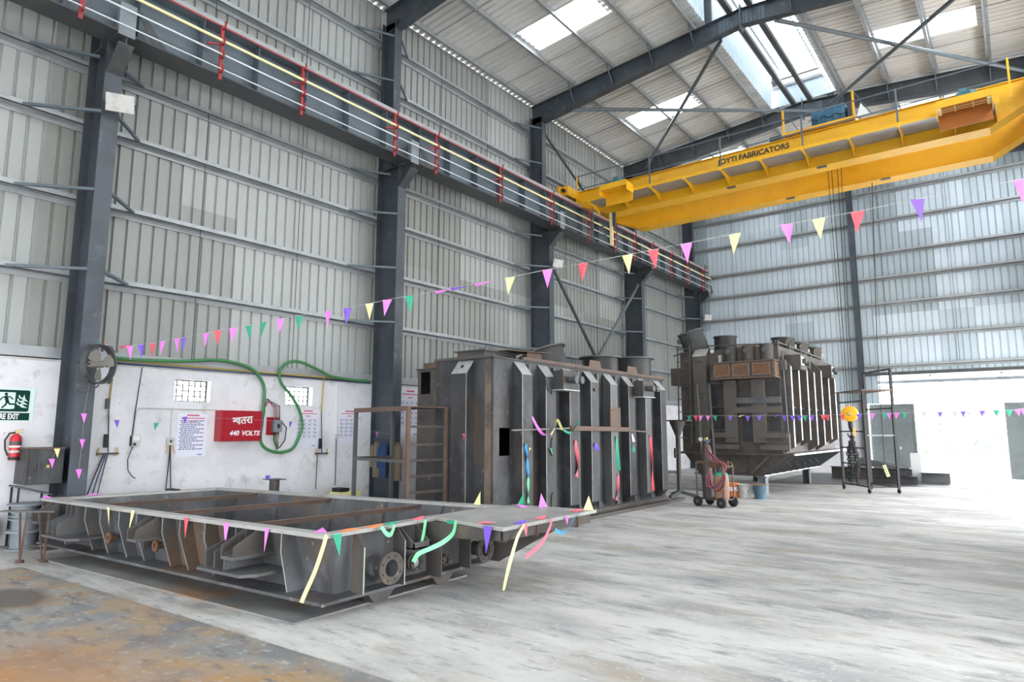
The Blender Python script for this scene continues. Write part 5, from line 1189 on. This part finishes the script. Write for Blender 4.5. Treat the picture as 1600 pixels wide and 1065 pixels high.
MB().lathe([(0, 0), (.11, 0), (.115, .03), (.115, 1.05), (.09, 1.16), (.04, 1.22), (.04, 1.27), (0, 1.27)], (-5.80, 14.86, .19), (0, 0, 1), 24).build('shell', 'steel_brown', ox, smooth=True)
rg = MB().box(-5.83, -5.77, 14.82, 14.90, 1.46, 1.54).build('valve', 'brass', ox); MB().lathe([(.045, 0), (.045, .035)], (-5.90, 14.80, 1.50), (0, -1, 0), 14).build('gauge', 'edge_bright', rg); MB().lathe([(.045, 0), (.045, .035)], (-5.74, 14.80, 1.45), (0, -1, 0), 14).build('gauge', 'bucket_blue', rg)
lp = thing('lpg_cylinder', 'squat rusty brown gas cylinder with a green-painted shoulder on the trolley', 'gas cylinder', (-5.42, 14.70, .19))
MB().lathe([(0, 0), (.15, 0), (.165, .04), (.165, .46), (.13, .56), (.05, .60), (0, .60)], (-5.42, 14.70, .19), (0, 0, 1), 26).build('shell', 'lpg_brown', lp, smooth=True)
MB().lathe([(.147, .515), (.132, .562), (.09, .585)], (-5.42, 14.70, .19), (0, 0, 1), 26, cap=False).build('painted_shoulder', 'paper_green', lp, smooth=True)
MB().lathe([(.09, .58), (.09, .70), (.085, .70), (.085, .58)], (-5.42, 14.70, .19), (0, 0, 1), 18, cap=False).build('collar', 'dark_grey', lp); MB().box(-5.44, -5.40, 14.68, 14.72, .79, .88).build('valve', 'brass', lp)
for k in range(5):
    pts = [(-5.76, 14.70, 1.38 - .05 * k), (-5.55, 14.46, 1.20 - .04 * k), (-5.28 + .02 * k, 14.44, .95), (-5.24 - .03 * k, 14.45, .60), (-5.36 - .06 * k, 14.46, .34 + .03 * k), (-5.56 - .03 * k, 14.47, .55), (-5.60, 14.50, .88)]
    tag(MB().tube(smooth_path(pts), .011, 6).build('gas_hose', 'cable_red' if k % 2 == 0 else ('black' if k == 1 else 'cable_blue'), smooth=True), ['outermost red gas hose draped over the cylinder trolley', 'black gas hose coiled on the cylinder trolley', 'middle red gas hose on the cylinder trolley', 'blue gas hose on the cylinder trolley', 'innermost red gas hose on the cylinder trolley'][k], 'hose', 'gas hoses on the trolley')
def bucket(label, x, y, r, h, m_, lid=None, band=None):
    b = thing('bucket', label, 'bucket', (x, y, 0), group='buckets under the far tank')
    q = MB().lathe([(0, 0), (r * .86, 0), (r, h), (r * .97, h), (r * .83, .02), (0, .02)], (x, y, 0), (0, 0, 1), 28, cap=False).build('body', m_, b, smooth=True)
    MB().lathe([(r, h - .03), (r * 1.05, h - .03), (r * 1.05, h), (r, h)], (x, y, 0), (0, 0, 1), 28, cap=False).build('rim', m_, q)
    pts = [(x + r * 1.03 * math.cos(a), y - .03 - .10 * math.sin(a), h - .05 - .16 * math.sin(a)) for a in [math.pi * k / 10 for k in range(11)]]; MB().tube(pts, .005, 5).build('handle', 'dark_grey', b)
    if lid: MB().box(x - r * 1.15, x + r * 1.15, y - r * 1.1, y + r * 1.1, h, h + .025).build('board_lid', lid, b)
    if band: MB().lathe([(r * .935, h * .45), (r * .965, h * .72)], (x, y, 0), (0, 0, 1), 28, cap=False).build('label_band', band, b)
bucket('orange plastic bucket with a white band, behind the trolley', -6.02, 17.15, .15, .36, 'orange_plastic', None, 'white_paint')
bucket('dirty white bucket standing in the middle of three', -5.72, 17.15, .16, .34, 'dusty_white')
bucket('blue-grey bucket covered with a wooden board', -5.33, 17.12, .16, .34, 'bucket_blue', 'wood')

# ------------------------------------------------------------------ stand and ladder between the tanks
js = thing('support_column', 'brown pedestal with flared head between the two tanks', 'stand', (-7.05, 16.15, 0))
MB().lathe([(.06, .10), (.06, 1.55), (.20, 1.90), (.20, 1.94), (0, 1.94)], (-7.05, 16.15, 0), (0, 0, 1), 16).build('post', 'steel_brown', js, smooth=True); MB().box(-7.38, -6.72, 15.97, 16.33, 1.94, 1.97).build('head_plate', 'steel_brown', js)
for a in (20, 140, 260):
    c_, s_ = math.cos(math.radians(a)), math.sin(math.radians(a)); MB().beam((-7.05 + .05 * c_, 16.15 + .05 * s_, .14), (-7.05 + .42 * c_, 16.15 + .42 * s_, .04), .08, .08).build('foot', 'dark_grey', js)
MB().box(-7.12, -7.07, 16.03, 16.11, 1.0, 1.25).build('clamp', 'steel_brown', js); MB().lathe([(.2, 0), (.2, .02)], (-7.28, 16.2, .62), (.1, -.1, 1), 20).build('tray', 'pale_grey_paint', js)
ld = thing('leaning_ladder', 'dark brown steel ladder leaning against the far tank', 'ladder', (-6.55, 17.0, 0))
for dx in (-.17, .17): MB().beam((-6.45 + dx, 16.75, .01), (-6.95 + dx, 17.75, 3.0), .05, .025).build('rail', 'steel_brown', ld)
for k in range(9):
    f = (k + .7) / 9.6; p_ = Vector((-6.45, 16.75, .01)).lerp(Vector((-6.95, 17.75, 3.0)), f); MB().tube([p_ - Vector((.17, 0, 0)), p_ + Vector((.17, 0, 0))], .014, 6).build('rung', 'steel_brown', ld)

# ------------------------------------------------------------------ wheeled scaffold and steel stock by the door
sf = thing('wheeled_scaffold', 'dark rusty wheeled scaffold tower beside the hook', 'scaffold', (-3.40, 20.30, 0), math.atan2(.57, .76))
SW, SD, SH = .80, 1.42, 2.8        # local +X to the right, +Y away to the left
for x in (0, SW):
    for y in (0, SD):
        MB().box(x - .03, x + .03, y - .03, y + .03, .14, SH if not (x == SW) else SH + .62).build('post', 'iron_black', sf, True)
        c = MB().lathe([(0, -.02), (.06, -.02), (.07, 0), (.06, .02), (0, .02)], (x, y, .07), (1, 0, 0), 14).build('caster', 'black_rubber', sf, True)
MB().box(-.06, SW + .06, -.06, SD + .06, SH, SH + .03).build('platform', 'rust_bar', sf, True)
for z in (.16, .75, 1.2, 1.66, 2.1, 2.5): MB().box(-.015, .015, .03, SD - .03, z, z + .035).build('rung', 'iron_black', sf, True)
for z in (.16, 1.55): MB().box(.03, SW - .03, -.015, .015, z, z + .04).build('rail', 'iron_black' if z < 1 else 'pale_grey_paint', sf, True)
for z in (.16, 1.55, 2.3): MB().box(SW - .015, SW + .015, .03, SD - .03, z, z + .035).build('rung', 'iron_black', sf, True)
MB().box(SW - .02, SW + .02, .03, SD - .03, SH + .58, SH + .62).build('guard_rail', 'iron_black', sf, True)
def channel(label, x0, x1, y, z, w, h, m_, rz=0.0):
    t = thing('steel_channel', label, 'steel stock', ((x0 + x1) / 2, y, z), rz, 'steel stock by the doorway')
    l = (x1 - x0) / 2
    MB().box(-l, l, -w / 2, w / 2, 0, .014).build('flange', m_, t, True); MB().box(-l, l, -w / 2, w / 2, h - .014, h).build('flange', m_, t, True); MB().box(-l, l, w / 2 - .03, w / 2 - .012, .014, h - .014).build('web', m_, t, True)
channel('dark steel channel on the floor, left end of the pile by the scaffold', -5.6, -4.3, 26.2, 0, .35, .42, 'steel_brown')
channel('dark steel channel, lowest one behind the scaffold', -4.2, -2.75, 24.6, 0, .4, .26, 'steel')
channel('dark steel channel, upper one of the pile behind the scaffold', -4.2, -2.9, 24.7, .262, .4, .22, 'steel')
channel('short steel channel on the floor nearest the doorway', -2.75, -1.95, 25.6, 0, .4, .34, 'steel_light')
tag(MB().prism([(-4.4, 24.2, .55), (-2.9, 24.2, .50), (-2.9, 24.8, .50), (-4.4, 24.8, .78)], (0, 0, .03)).build('steel_sheet', 'steel'), 'dark steel sheet lying slanted on the pile behind the scaffold', 'steel stock', 'steel stock by the doorway')
tag(MB().box(-3.05, -2.75, 26.0, 26.1, 0, .95).build('steel_sheet', 'edge_bright'), 'bright upright steel offcut standing by the doorway pile', 'steel stock', 'steel stock by the doorway')
tag(MB().prism([(-6.9, 22.3, .001), (-.4, 24.3, .001), (-.4, 28.6, .001), (-6.9, 28.6, .001)], (0, 0, .008)).build('floor_plate', 'steel_light'), 'thin steel plate covering the floor in front of the doorway', 'plate')
# shrubs outside
for k, (x, y, r) in enumerate(((-9.5, 52, 2.4), (-3.9, 60, 3.0), (2.6, 52, 2.4), (9.2, 60, 3.0))):
    s = thing('shrub', ['pale green shrub farthest left outside the doorway', 'pale green shrub outside, second from the left', 'pale green shrub outside, third from the left', 'pale green shrub outside at the right edge'][k], 'shrub', (x, y, 0), group='shrubs outside the doorway')
    b = MB(); random.seed(50 + k)
    for q in range(420):
        a = random.uniform(0, 6.28); e_ = math.asin(random.uniform(-.15, 1)); rr = r * random.uniform(.75, 1.05); p_ = Vector((x + rr * math.cos(a) * math.cos(e_) * 1.3, y + rr * math.sin(a) * math.cos(e_), max(.1, rr * math.sin(e_) * .8)))
        u_ = Vector((random.uniform(-1, 1), random.uniform(-1, 1), random.uniform(-1, 1))).normalized(); v_ = u_.orthogonal().normalized(); w_ = .22
        b.add([p_ - u_ * w_, p_ + v_ * w_ * .5, p_ + u_ * w_, p_ - v_ * w_ * .5], [(0, 1, 2, 3)])
    tag(b.build('foliage', 'leaf', s), kind='stuff')
    MB().tube([(x, y, 0), (x, y, r * .8)], .12, 8).build('stem', 'wood', s)
# ------------------------------------------------------------------ bunting and ribbons
def flag(parent, p, d, m_, w=.15, h=.21, lying=0, sway=None):
    """paper triangle hanging from point p of a string that runs along d"""
    p = Vector(p); d = Vector((d[0], d[1], 0)).normalized(); n = Vector((-d.y, d.x, 0))
    sw_ = random.uniform(-.35, .35) if sway is None else sway; tw = random.uniform(-.03, .03)
    b_ = random.uniform(-.2, .2)
    dd = (d * math.cos(b_) + n * math.sin(b_))
    if lying:
        tip = p + dd * h + n * .03 + Vector((0, 0, .03)); a = p - n * w * .18; c = p + n * w * .18 - Vector((0, 0, .03))
        mid = (a + c + tip) / 3 + Vector((0, 0, .01))
    else:
        a = p - dd * w / 2; c = p + dd * w / 2; tip = p + dd * sw_ * w * .6 + n * tw - Vector((0, 0, h)); mid = (a + c + tip) / 3 + n * random.uniform(-.015, .015)
    t_ = n * .0015
    P = [a, c, tip, mid]; Bk = [q + t_ for q in P]
    return MB().add(P + Bk, [(0, 1, 3), (1, 2, 3), (2, 0, 3), (5, 4, 7), (6, 5, 7), (4, 6, 7), (0, 4, 5, 1), (1, 5, 6, 2), (2, 6, 4, 0)]).build('flag', 'paper_' + m_, parent)
def bunting(label, pts, flags, w, h, r=.0025):
    t = thing('bunting', label, 'bunting', pts[0])
    MB().tube(pts, r, 5).build('string', 'dusty_white', t)
    d = Vector(pts[-1]) - Vector(pts[0])
    for f in flags: flag(t, f[:3], d, f[3], w, h, f[4] if len(f) > 4 else 0)
    return t
random.seed(5)
S1 = [(-11.043, 4.269, 2.992, 'red', 1), (-10.836, 4.325, 2.991, 'magenta', 0), (-10.593, 4.391, 2.999, 'purple', 0), (-10.341, 4.458, 3.006, 'red', 0), (-10.147, 4.511, 3.025, 'magenta', 0), (-9.869, 4.586, 3.058, 'magenta', 0), (-9.73, 4.623, 3.06, 'purple', 0), (-9.303, 4.738, 3.102, 'magenta', 0), (-9.089, 4.796, 3.127, 'red', 0), (-8.808, 4.872, 3.148, 'magenta', 0), (-8.534, 4.946, 3.167, 'green', 0), (-8.266, 5.018, 3.196, 'green', 0), (-7.982, 5.094, 3.222, 'magenta', 0), (-7.674, 5.178, 3.246, 'green', 0), (-7.21, 5.303, 3.274, 'magenta', 0), (-6.901, 5.386, 3.295, 'purple', 0), (-6.573, 5.474, 3.33, 'yellow', 0), (-6.309, 5.545, 3.36, 'magenta', 0), (-5.997, 5.629, 3.385, 'green', 0), (-5.632, 5.728, 3.412, 'magenta', 1), (-5.416, 5.786, 3.434, 'purple', 1), (-5.104, 5.87, 3.462, 'magenta', 1), (-4.657, 5.991, 3.5, 'yellow', 0), (-4.205, 6.112, 3.549, 'magenta', 0), (-3.788, 6.225, 3.582, 'red', 0), (-3.298, 6.357, 3.627, 'yellow', 0), (-3.024, 6.431, 3.655, 'red', 0), (-2.681, 6.523, 3.687, 'magenta', 0), (-2.2, 6.653, 3.735, 'yellow', 0), (-1.716, 6.784, 3.777, 'magenta', 0), (-1.43, 6.861, 3.8, 'yellow', 0), (-1.093, 6.951, 3.827, 'red', 0), (-0.604, 7.083, 3.881, 'purple', 0), (0.183, 7.295, 3.954, 'magenta', 0)]
bunting('long string of coloured paper pennants crossing the hall from the fan to upper right', [(-11.347, 4.187, 2.95)] + [s[:3] for s in S1] + [(1.88, 7.75, 4.12)], S1, .125, .215)
S3 = [(-7.018, 16.872, 2.095, 'green'), (-6.861, 16.882, 2.093, 'red'), (-6.706, 16.893, 2.091, 'magenta'), (-6.519, 16.905, 2.089, 'magenta'), (-6.334, 16.918, 2.087, 'green'), (-5.938, 16.945, 2.082, 'purple'), (-5.728, 16.959, 2.072, 'yellow', 1), (-5.505, 16.974, 2.069, 'purple'), (-5.222, 16.993, 2.074, 'purple'), (-4.853, 17.018, 2.07, 'purple', 1), (-4.628, 17.033, 2.067, 'purple'), (-4.435, 17.046, 2.065, 'purple'), (-4.274, 17.057, 2.063, 'purple'), (-4.158, 17.065, 2.062, 'green'), (-3.999, 17.076, 2.068, 'purple'), (-3.744, 17.093, 2.072, 'red'), (-3.66, 17.099, 2.071, 'red'), (-3.328, 17.121, 2.075, 'red'), (-2.977, 17.145, 2.085, 'purple'), (-2.7, 17.164, 2.097, 'magenta'), (-2.454, 17.18, 2.101, 'green'), (-2.365, 17.186, 2.099, 'magenta'), (-2.213, 17.196, 2.105, 'magenta'), (-2.075, 17.206, 2.103, 'green'), (-1.682, 17.232, 2.111, 'grey'), (-1.394, 17.252, 2.114, 'purple'), (-1.113, 17.271, 2.117, 'grey'), (-0.975, 17.28, 2.122, 'purple'), (-0.861, 17.288, 2.12, 'grey'), (-0.624, 17.304, 2.13, 'purple'), (-0.392, 17.319, 2.133, 'green'), (-0.164, 17.335, 2.136, 'green'), (-0.034, 17.344, 2.147, 'magenta'), (0.051, 17.349, 2.159, 'magenta')]
bunting('low string of small pennants in front of the far tank and doorway', [(-7.3, 16.86, 2.10)] + [s[:3] for s in S3] + [(1.88, 17.46, 2.3)], S3, .12, .15)
S2 = [(-11.6, 4.53, 1.86, 'purple'), (-11.6, 5.15, 1.82, 'green'), (-11.6, 5.63, 1.93, 'purple'), (-11.6, 7.75, 1.87, 'purple'), (-11.45, 9.87, 1.66, 'magenta')]
bunting('string of a few pennants hung along the white wall', [(-11.36, 4.09, 1.92)] + [s[:3] for s in S2] + [(-11.36, 10.23, 1.60)], S2, .085, .13, .0015)
SC = [(-11.345, 3.96, 1.95, 'magenta'), (-11.345, 3.97, 1.56, 'magenta'), (-11.345, 3.96, 1.11, 'magenta')]
t = thing('bunting', 'magenta pennants hanging down the front of the nearest column', 'bunting', (-11.34, 3.96, 2.3))
MB().tube([(-11.345, 4.0, 2.42)] + [s[:3] for s in SC], .0015, 5).build('string', 'dusty_white', t)
for s in SC: flag(t, s[:3], (0, 1, 0), s[3], .085, .15, sway=.3)
t = thing('bunting', 'yellow and magenta pennants on the dark cabinet', 'bunting', (-11.545, 3.7, 1.42))
MB().tube([(-11.54, 3.80, 1.43), (-11.54, 3.71, 1.425), (-11.54, 3.66, 1.27)], .0015, 5).build('string', 'dusty_white', t)
flag(t, (-11.54, 3.71, 1.42), (0, 1, 0), 'yellow', .08, .14, sway=.3); flag(t, (-11.54, 3.655, 1.27), (0, 1, 0), 'magenta', .08, .14, sway=.3)
# garland over the trough rim
t = thing('bunting', 'string of pennants laid along the rim of the trough and its shelf', 'bunting', Q(.67, .0, .76))
rim = [Q(.98, .03, .76), Q(.67, -.001, .762), Q(.3, -.001, .762), Q(.03, -.002, .762), Vector((-5.03, 3.85, .762)), Vector((-5.05, 4.6, .762)), Vector((-5.12, 5.3, .762)), Vector((-4.6, 5.17, .765)), Vector((-4.04, 5.1, .765)), Vector((-4.06, 6.9, .765)), Vector((-5.2, 6.72, .765))]
MB().tube(rim, .0025, 5).build('string', 'dusty_white', t)
for u, c_ in ((.669, 'yellow'), (.567, 'yellow'), (.375, 'red'), (.25, 'magenta'), (.137, 'magenta')): 
    p_ = Q(u, -.004, .758); flag(t, p_, QB - QA, c_, .08, .22)
flag(t, (-5.03, 3.90, .76), (0, 1, 0), 'green', .12, .20); flag(t, (-4.83, 5.20, .76), (1, -.15, 0), 'green', .12, .20); flag(t, (-4.25, 5.11, .76), (1, -.15, 0), 'purple', .13, .26)
flag(t, (-4.04, 5.45, .76), (0, 1, 0), 'pink', .09, .12); flag(t, (-4.06, 6.25, .76), (0, 1, 0), 'magenta', .10, .09)
def lay(p, rz, c_, w=.13, h=.20, lift=.02):
    p = Vector(p); u = Vector((math.cos(rz), math.sin(rz), 0)); n = Vector((-u.y, u.x, 0))
    P = [p - n * w / 2, p + n * w / 2, p + u * h + Vector((0, 0, lift)), p + u * h * .35 + Vector((0, 0, .025))]
    B_ = [q + Vector((0, 0, .0015)) for q in P]
    MB().add(P + B_, [(1, 0, 3), (2, 1, 3), (0, 2, 3), (4, 5, 7), (5, 6, 7), (6, 4, 7), (0, 1, 5, 4), (1, 2, 6, 5), (2, 0, 4, 6)]).build('flag', 'paper_' + c_, t)
for p_, r_, c_ in (((-5.23, 3.86, .757), 2.4, 'magenta'), ((-5.14, 4.02, .757), .9, 'orange'), ((-5.10, 4.32, .757), 1.5, 'orange'), ((-5.12, 4.55, .757), 1.6, 'green'), ((-5.16, 5.02, .757), 1.9, 'pink'), ((-10.85, 3.42, .757), 2.9, 'magenta'), ((-10.8, 3.9, .757), 1.4, 'magenta'), ((-4.45, 5.22, .762), .1, 'pink'), ((-4.12, 5.42, .762), 1.6, 'purple'), ((-4.15, 5.85, .762), 1.8, 'pink'), ((-4.22, 6.62, .762), 1.2, 'pink'), ((-4.9, 6.60, .762), 2.8, 'magenta')): lay(p_, r_, c_)
for p_, r_, c_ in (((-5.6, 6.52, .757), 1.5, 'yellow'), ((-5.05, 6.72, .762), 1.5, 'green'), ((-4.75, 6.78, .762), 2.6, 'magenta'), ((-4.15, 6.86, .762), 2.0, 'yellow')): lay(p_, r_, c_, .12, .06, .16)
# loose paper ribbons
def ribbon(label, pts, m_, w=.035, tw=.0, grp='loose paper ribbons'):
    P = smooth_path(pts, 5); b = MB(); n = len(P); s0 = Vector((0, 1, 0))
    for i, p_ in enumerate(P):
        d = (P[min(i + 1, n - 1)] - P[max(i - 1, 0)]).normalized()
        a = d.cross(Vector((1, .2, 0))).normalized() if d.cross(Vector((1, .2, 0))).length > .1 else Vector((0, 1, 0))
        nn = d.cross(a).normalized(); th = tw * i
        q = a * math.cos(th) + nn * math.sin(th); ww = w / 2
        b.v += [tuple(p_ - q * ww), tuple(p_ + q * ww), tuple(p_ + q * ww + nn * .0015), tuple(p_ - q * ww + nn * .0015)]
    for i in range(n - 1):
        for j in range(4): b.f.append((i * 4 + j, i * 4 + (j + 1) % 4, i * 4 + 4 + (j + 1) % 4, i * 4 + 4 + j))
    b.f.append((3, 2, 1, 0)); b.f.append(tuple((n - 1) * 4 + j for j in range(4)))
    return tag(b.build('paper_ribbon', 'paper_' + m_), label, 'ribbon', grp)
def lone(label, p_, d, c_, w, h, sway):
    t = thing('paper_pennant', label, 'pennant', p_, group='single pennants on the near tank'); flag(t, p_, d, c_, w, h, sway=sway)
lone('single red pennant on the end face of the near tank', (-7.50, 8.352, 1.64), (1, 0, 0), 'red', .12, .12, .1)
lone('single yellow pennant beside the blue ribbon on the near tank', (-6.795, 9.31, 1.40), (0, 1, 0), 'yellow', .08, .14, .5)
lone('single green pennant on the second rib of the near tank', (-6.795, 9.95, 1.38), (0, 1, 0), 'green', .09, .13, .5)
ribbon('long pale yellow ribbon hanging from the near corner of the trough', [(-5.0, 3.76, .77), (-4.97, 3.70, .66), (-4.96, 3.62, .48), (-4.95, 3.53, .33), (-4.95, 3.49, .25)], 'yellow', .05)
ribbon('short mint green ribbon hanging left of the shelf', [(-5.0, 5.0, .77), (-5.0, 4.98, .66), (-5.0, 4.95, .55)], 'mint', .05)
ribbon('mint green ribbon swinging from the shelf towards the round valve', [(-4.72, 5.16, .77), (-4.72, 5.12, .65), (-4.75, 5.0, .57), (-4.8, 4.86, .52), (-4.85, 4.76, .48), (-4.9, 4.74, .40)], 'mint', .045, .05)
ribbon('mint green ribbon in a small loop on the end rim', [(-5.0, 4.40, .77), (-4.98, 4.45, .70), (-4.98, 4.51, .69), (-4.99, 4.56, .77)], 'mint', .045)
ribbon('pale yellow ribbon hanging from the shelf corner to the floor side', [(-4.03, 5.42, .76), (-4.02, 5.30, .66), (-4.0, 5.16, .46), (-4.0, 5.11, .35), (-4.0, 5.05, .20)], 'yellow', .032, .1)
ribbon('red ribbon slanting down from the shelf edge', [(-4.03, 5.92, .77), (-3.98, 5.79, .68), (-3.95, 5.60, .56), (-3.95, 5.34, .47)], 'pink', .045)
ribbon('blue ribbon curling below the shelf edge', [(-3.95, 5.86, .67), (-3.95, 5.98, .62), (-3.95, 6.11, .65), (-4.0, 6.3, .73), (-4.05, 6.5, .765)], 'blue', .035, .06)
xr = -6.79
def tr_(l): return [(xr, y, z) for y, z in l]
g2 = 'ribbons on the near tank'
ribbon('twisted blue ribbon on the first rib of the near tank', tr_([(9.18, 1.47), (9.21, 1.3), (9.23, 1.17), (9.25, .9)]), 'blue', .05, .35, g2)
ribbon('twisted mint ribbon below the blue one on the near tank', tr_([(9.25, .9), (9.25, .63), (9.25, .46)]), 'mint', .045, .45, g2)
xt = -6.70
ribbon('magenta ribbon draped over the tie bar of the near tank', [(xt, 9.25, 1.93), (xt, 9.40, 1.76), (xt, 9.58, 1.63), (xt, 9.82, 1.62)], 'magenta', .05, .1, g2)
ribbon('yellow ribbon knotted on the tie bar of the near tank', [(xt, 9.82, 1.62), (xt, 9.95, 1.74), (xt, 10.02, 1.90), (xt, 10.2, 1.70)], 'yellow', .045, .1, g2)
ribbon('green ribbon draped right of the yellow one on the tie bar', [(xt, 10.24, 1.70), (xt, 10.48, 1.65), (xt, 10.64, 1.76), (xt, 10.78, 1.88)], 'green', .045, .1, g2)
ribbon('crumpled red ribbon hanging under the left control box of the near tank', tr_([(10.79, 1.51), (10.83, 1.24), (10.87, 1.02), (10.81, .82)]), 'pink', .08, .25, g2)
ribbon('short purple ribbon on a middle rib of the near tank', tr_([(11.53, 1.44), (11.56, 1.36), (11.58, 1.30)]), 'purple', .12, .1, g2)
ribbon('green ribbon on the rib with the bolted patch', tr_([(12.41, 1.57), (12.43, 1.26), (12.47, .86)]), 'green', .09, .12, g2)
ribbon('twisted pink ribbon below the green one on the near tank', tr_([(12.46, .79), (12.42, .47), (12.36, .26)]), 'pink', .06, .4, g2)
ribbon('short white ribbon on the rib right of the bolted patch', tr_([(13.11, 1.62), (13.16, 1.52), (13.2, 1.45)]), 'white', .06, .1, g2)
ribbon('short dark green ribbon below the white one', tr_([(13.16, 1.38), (13.17, 1.3), (13.18, 1.22)]), 'green', .06, .1, g2)
ribbon('long orange-red ribbon on the last but one rib of the near tank', tr_([(14.03, 1.59), (14.04, 1.22), (14.07, .78), (14.08, .33)]), 'red', .07, .3, g2)

for o in bpy.data.objects:
    if '_o' in o: del o['_o']
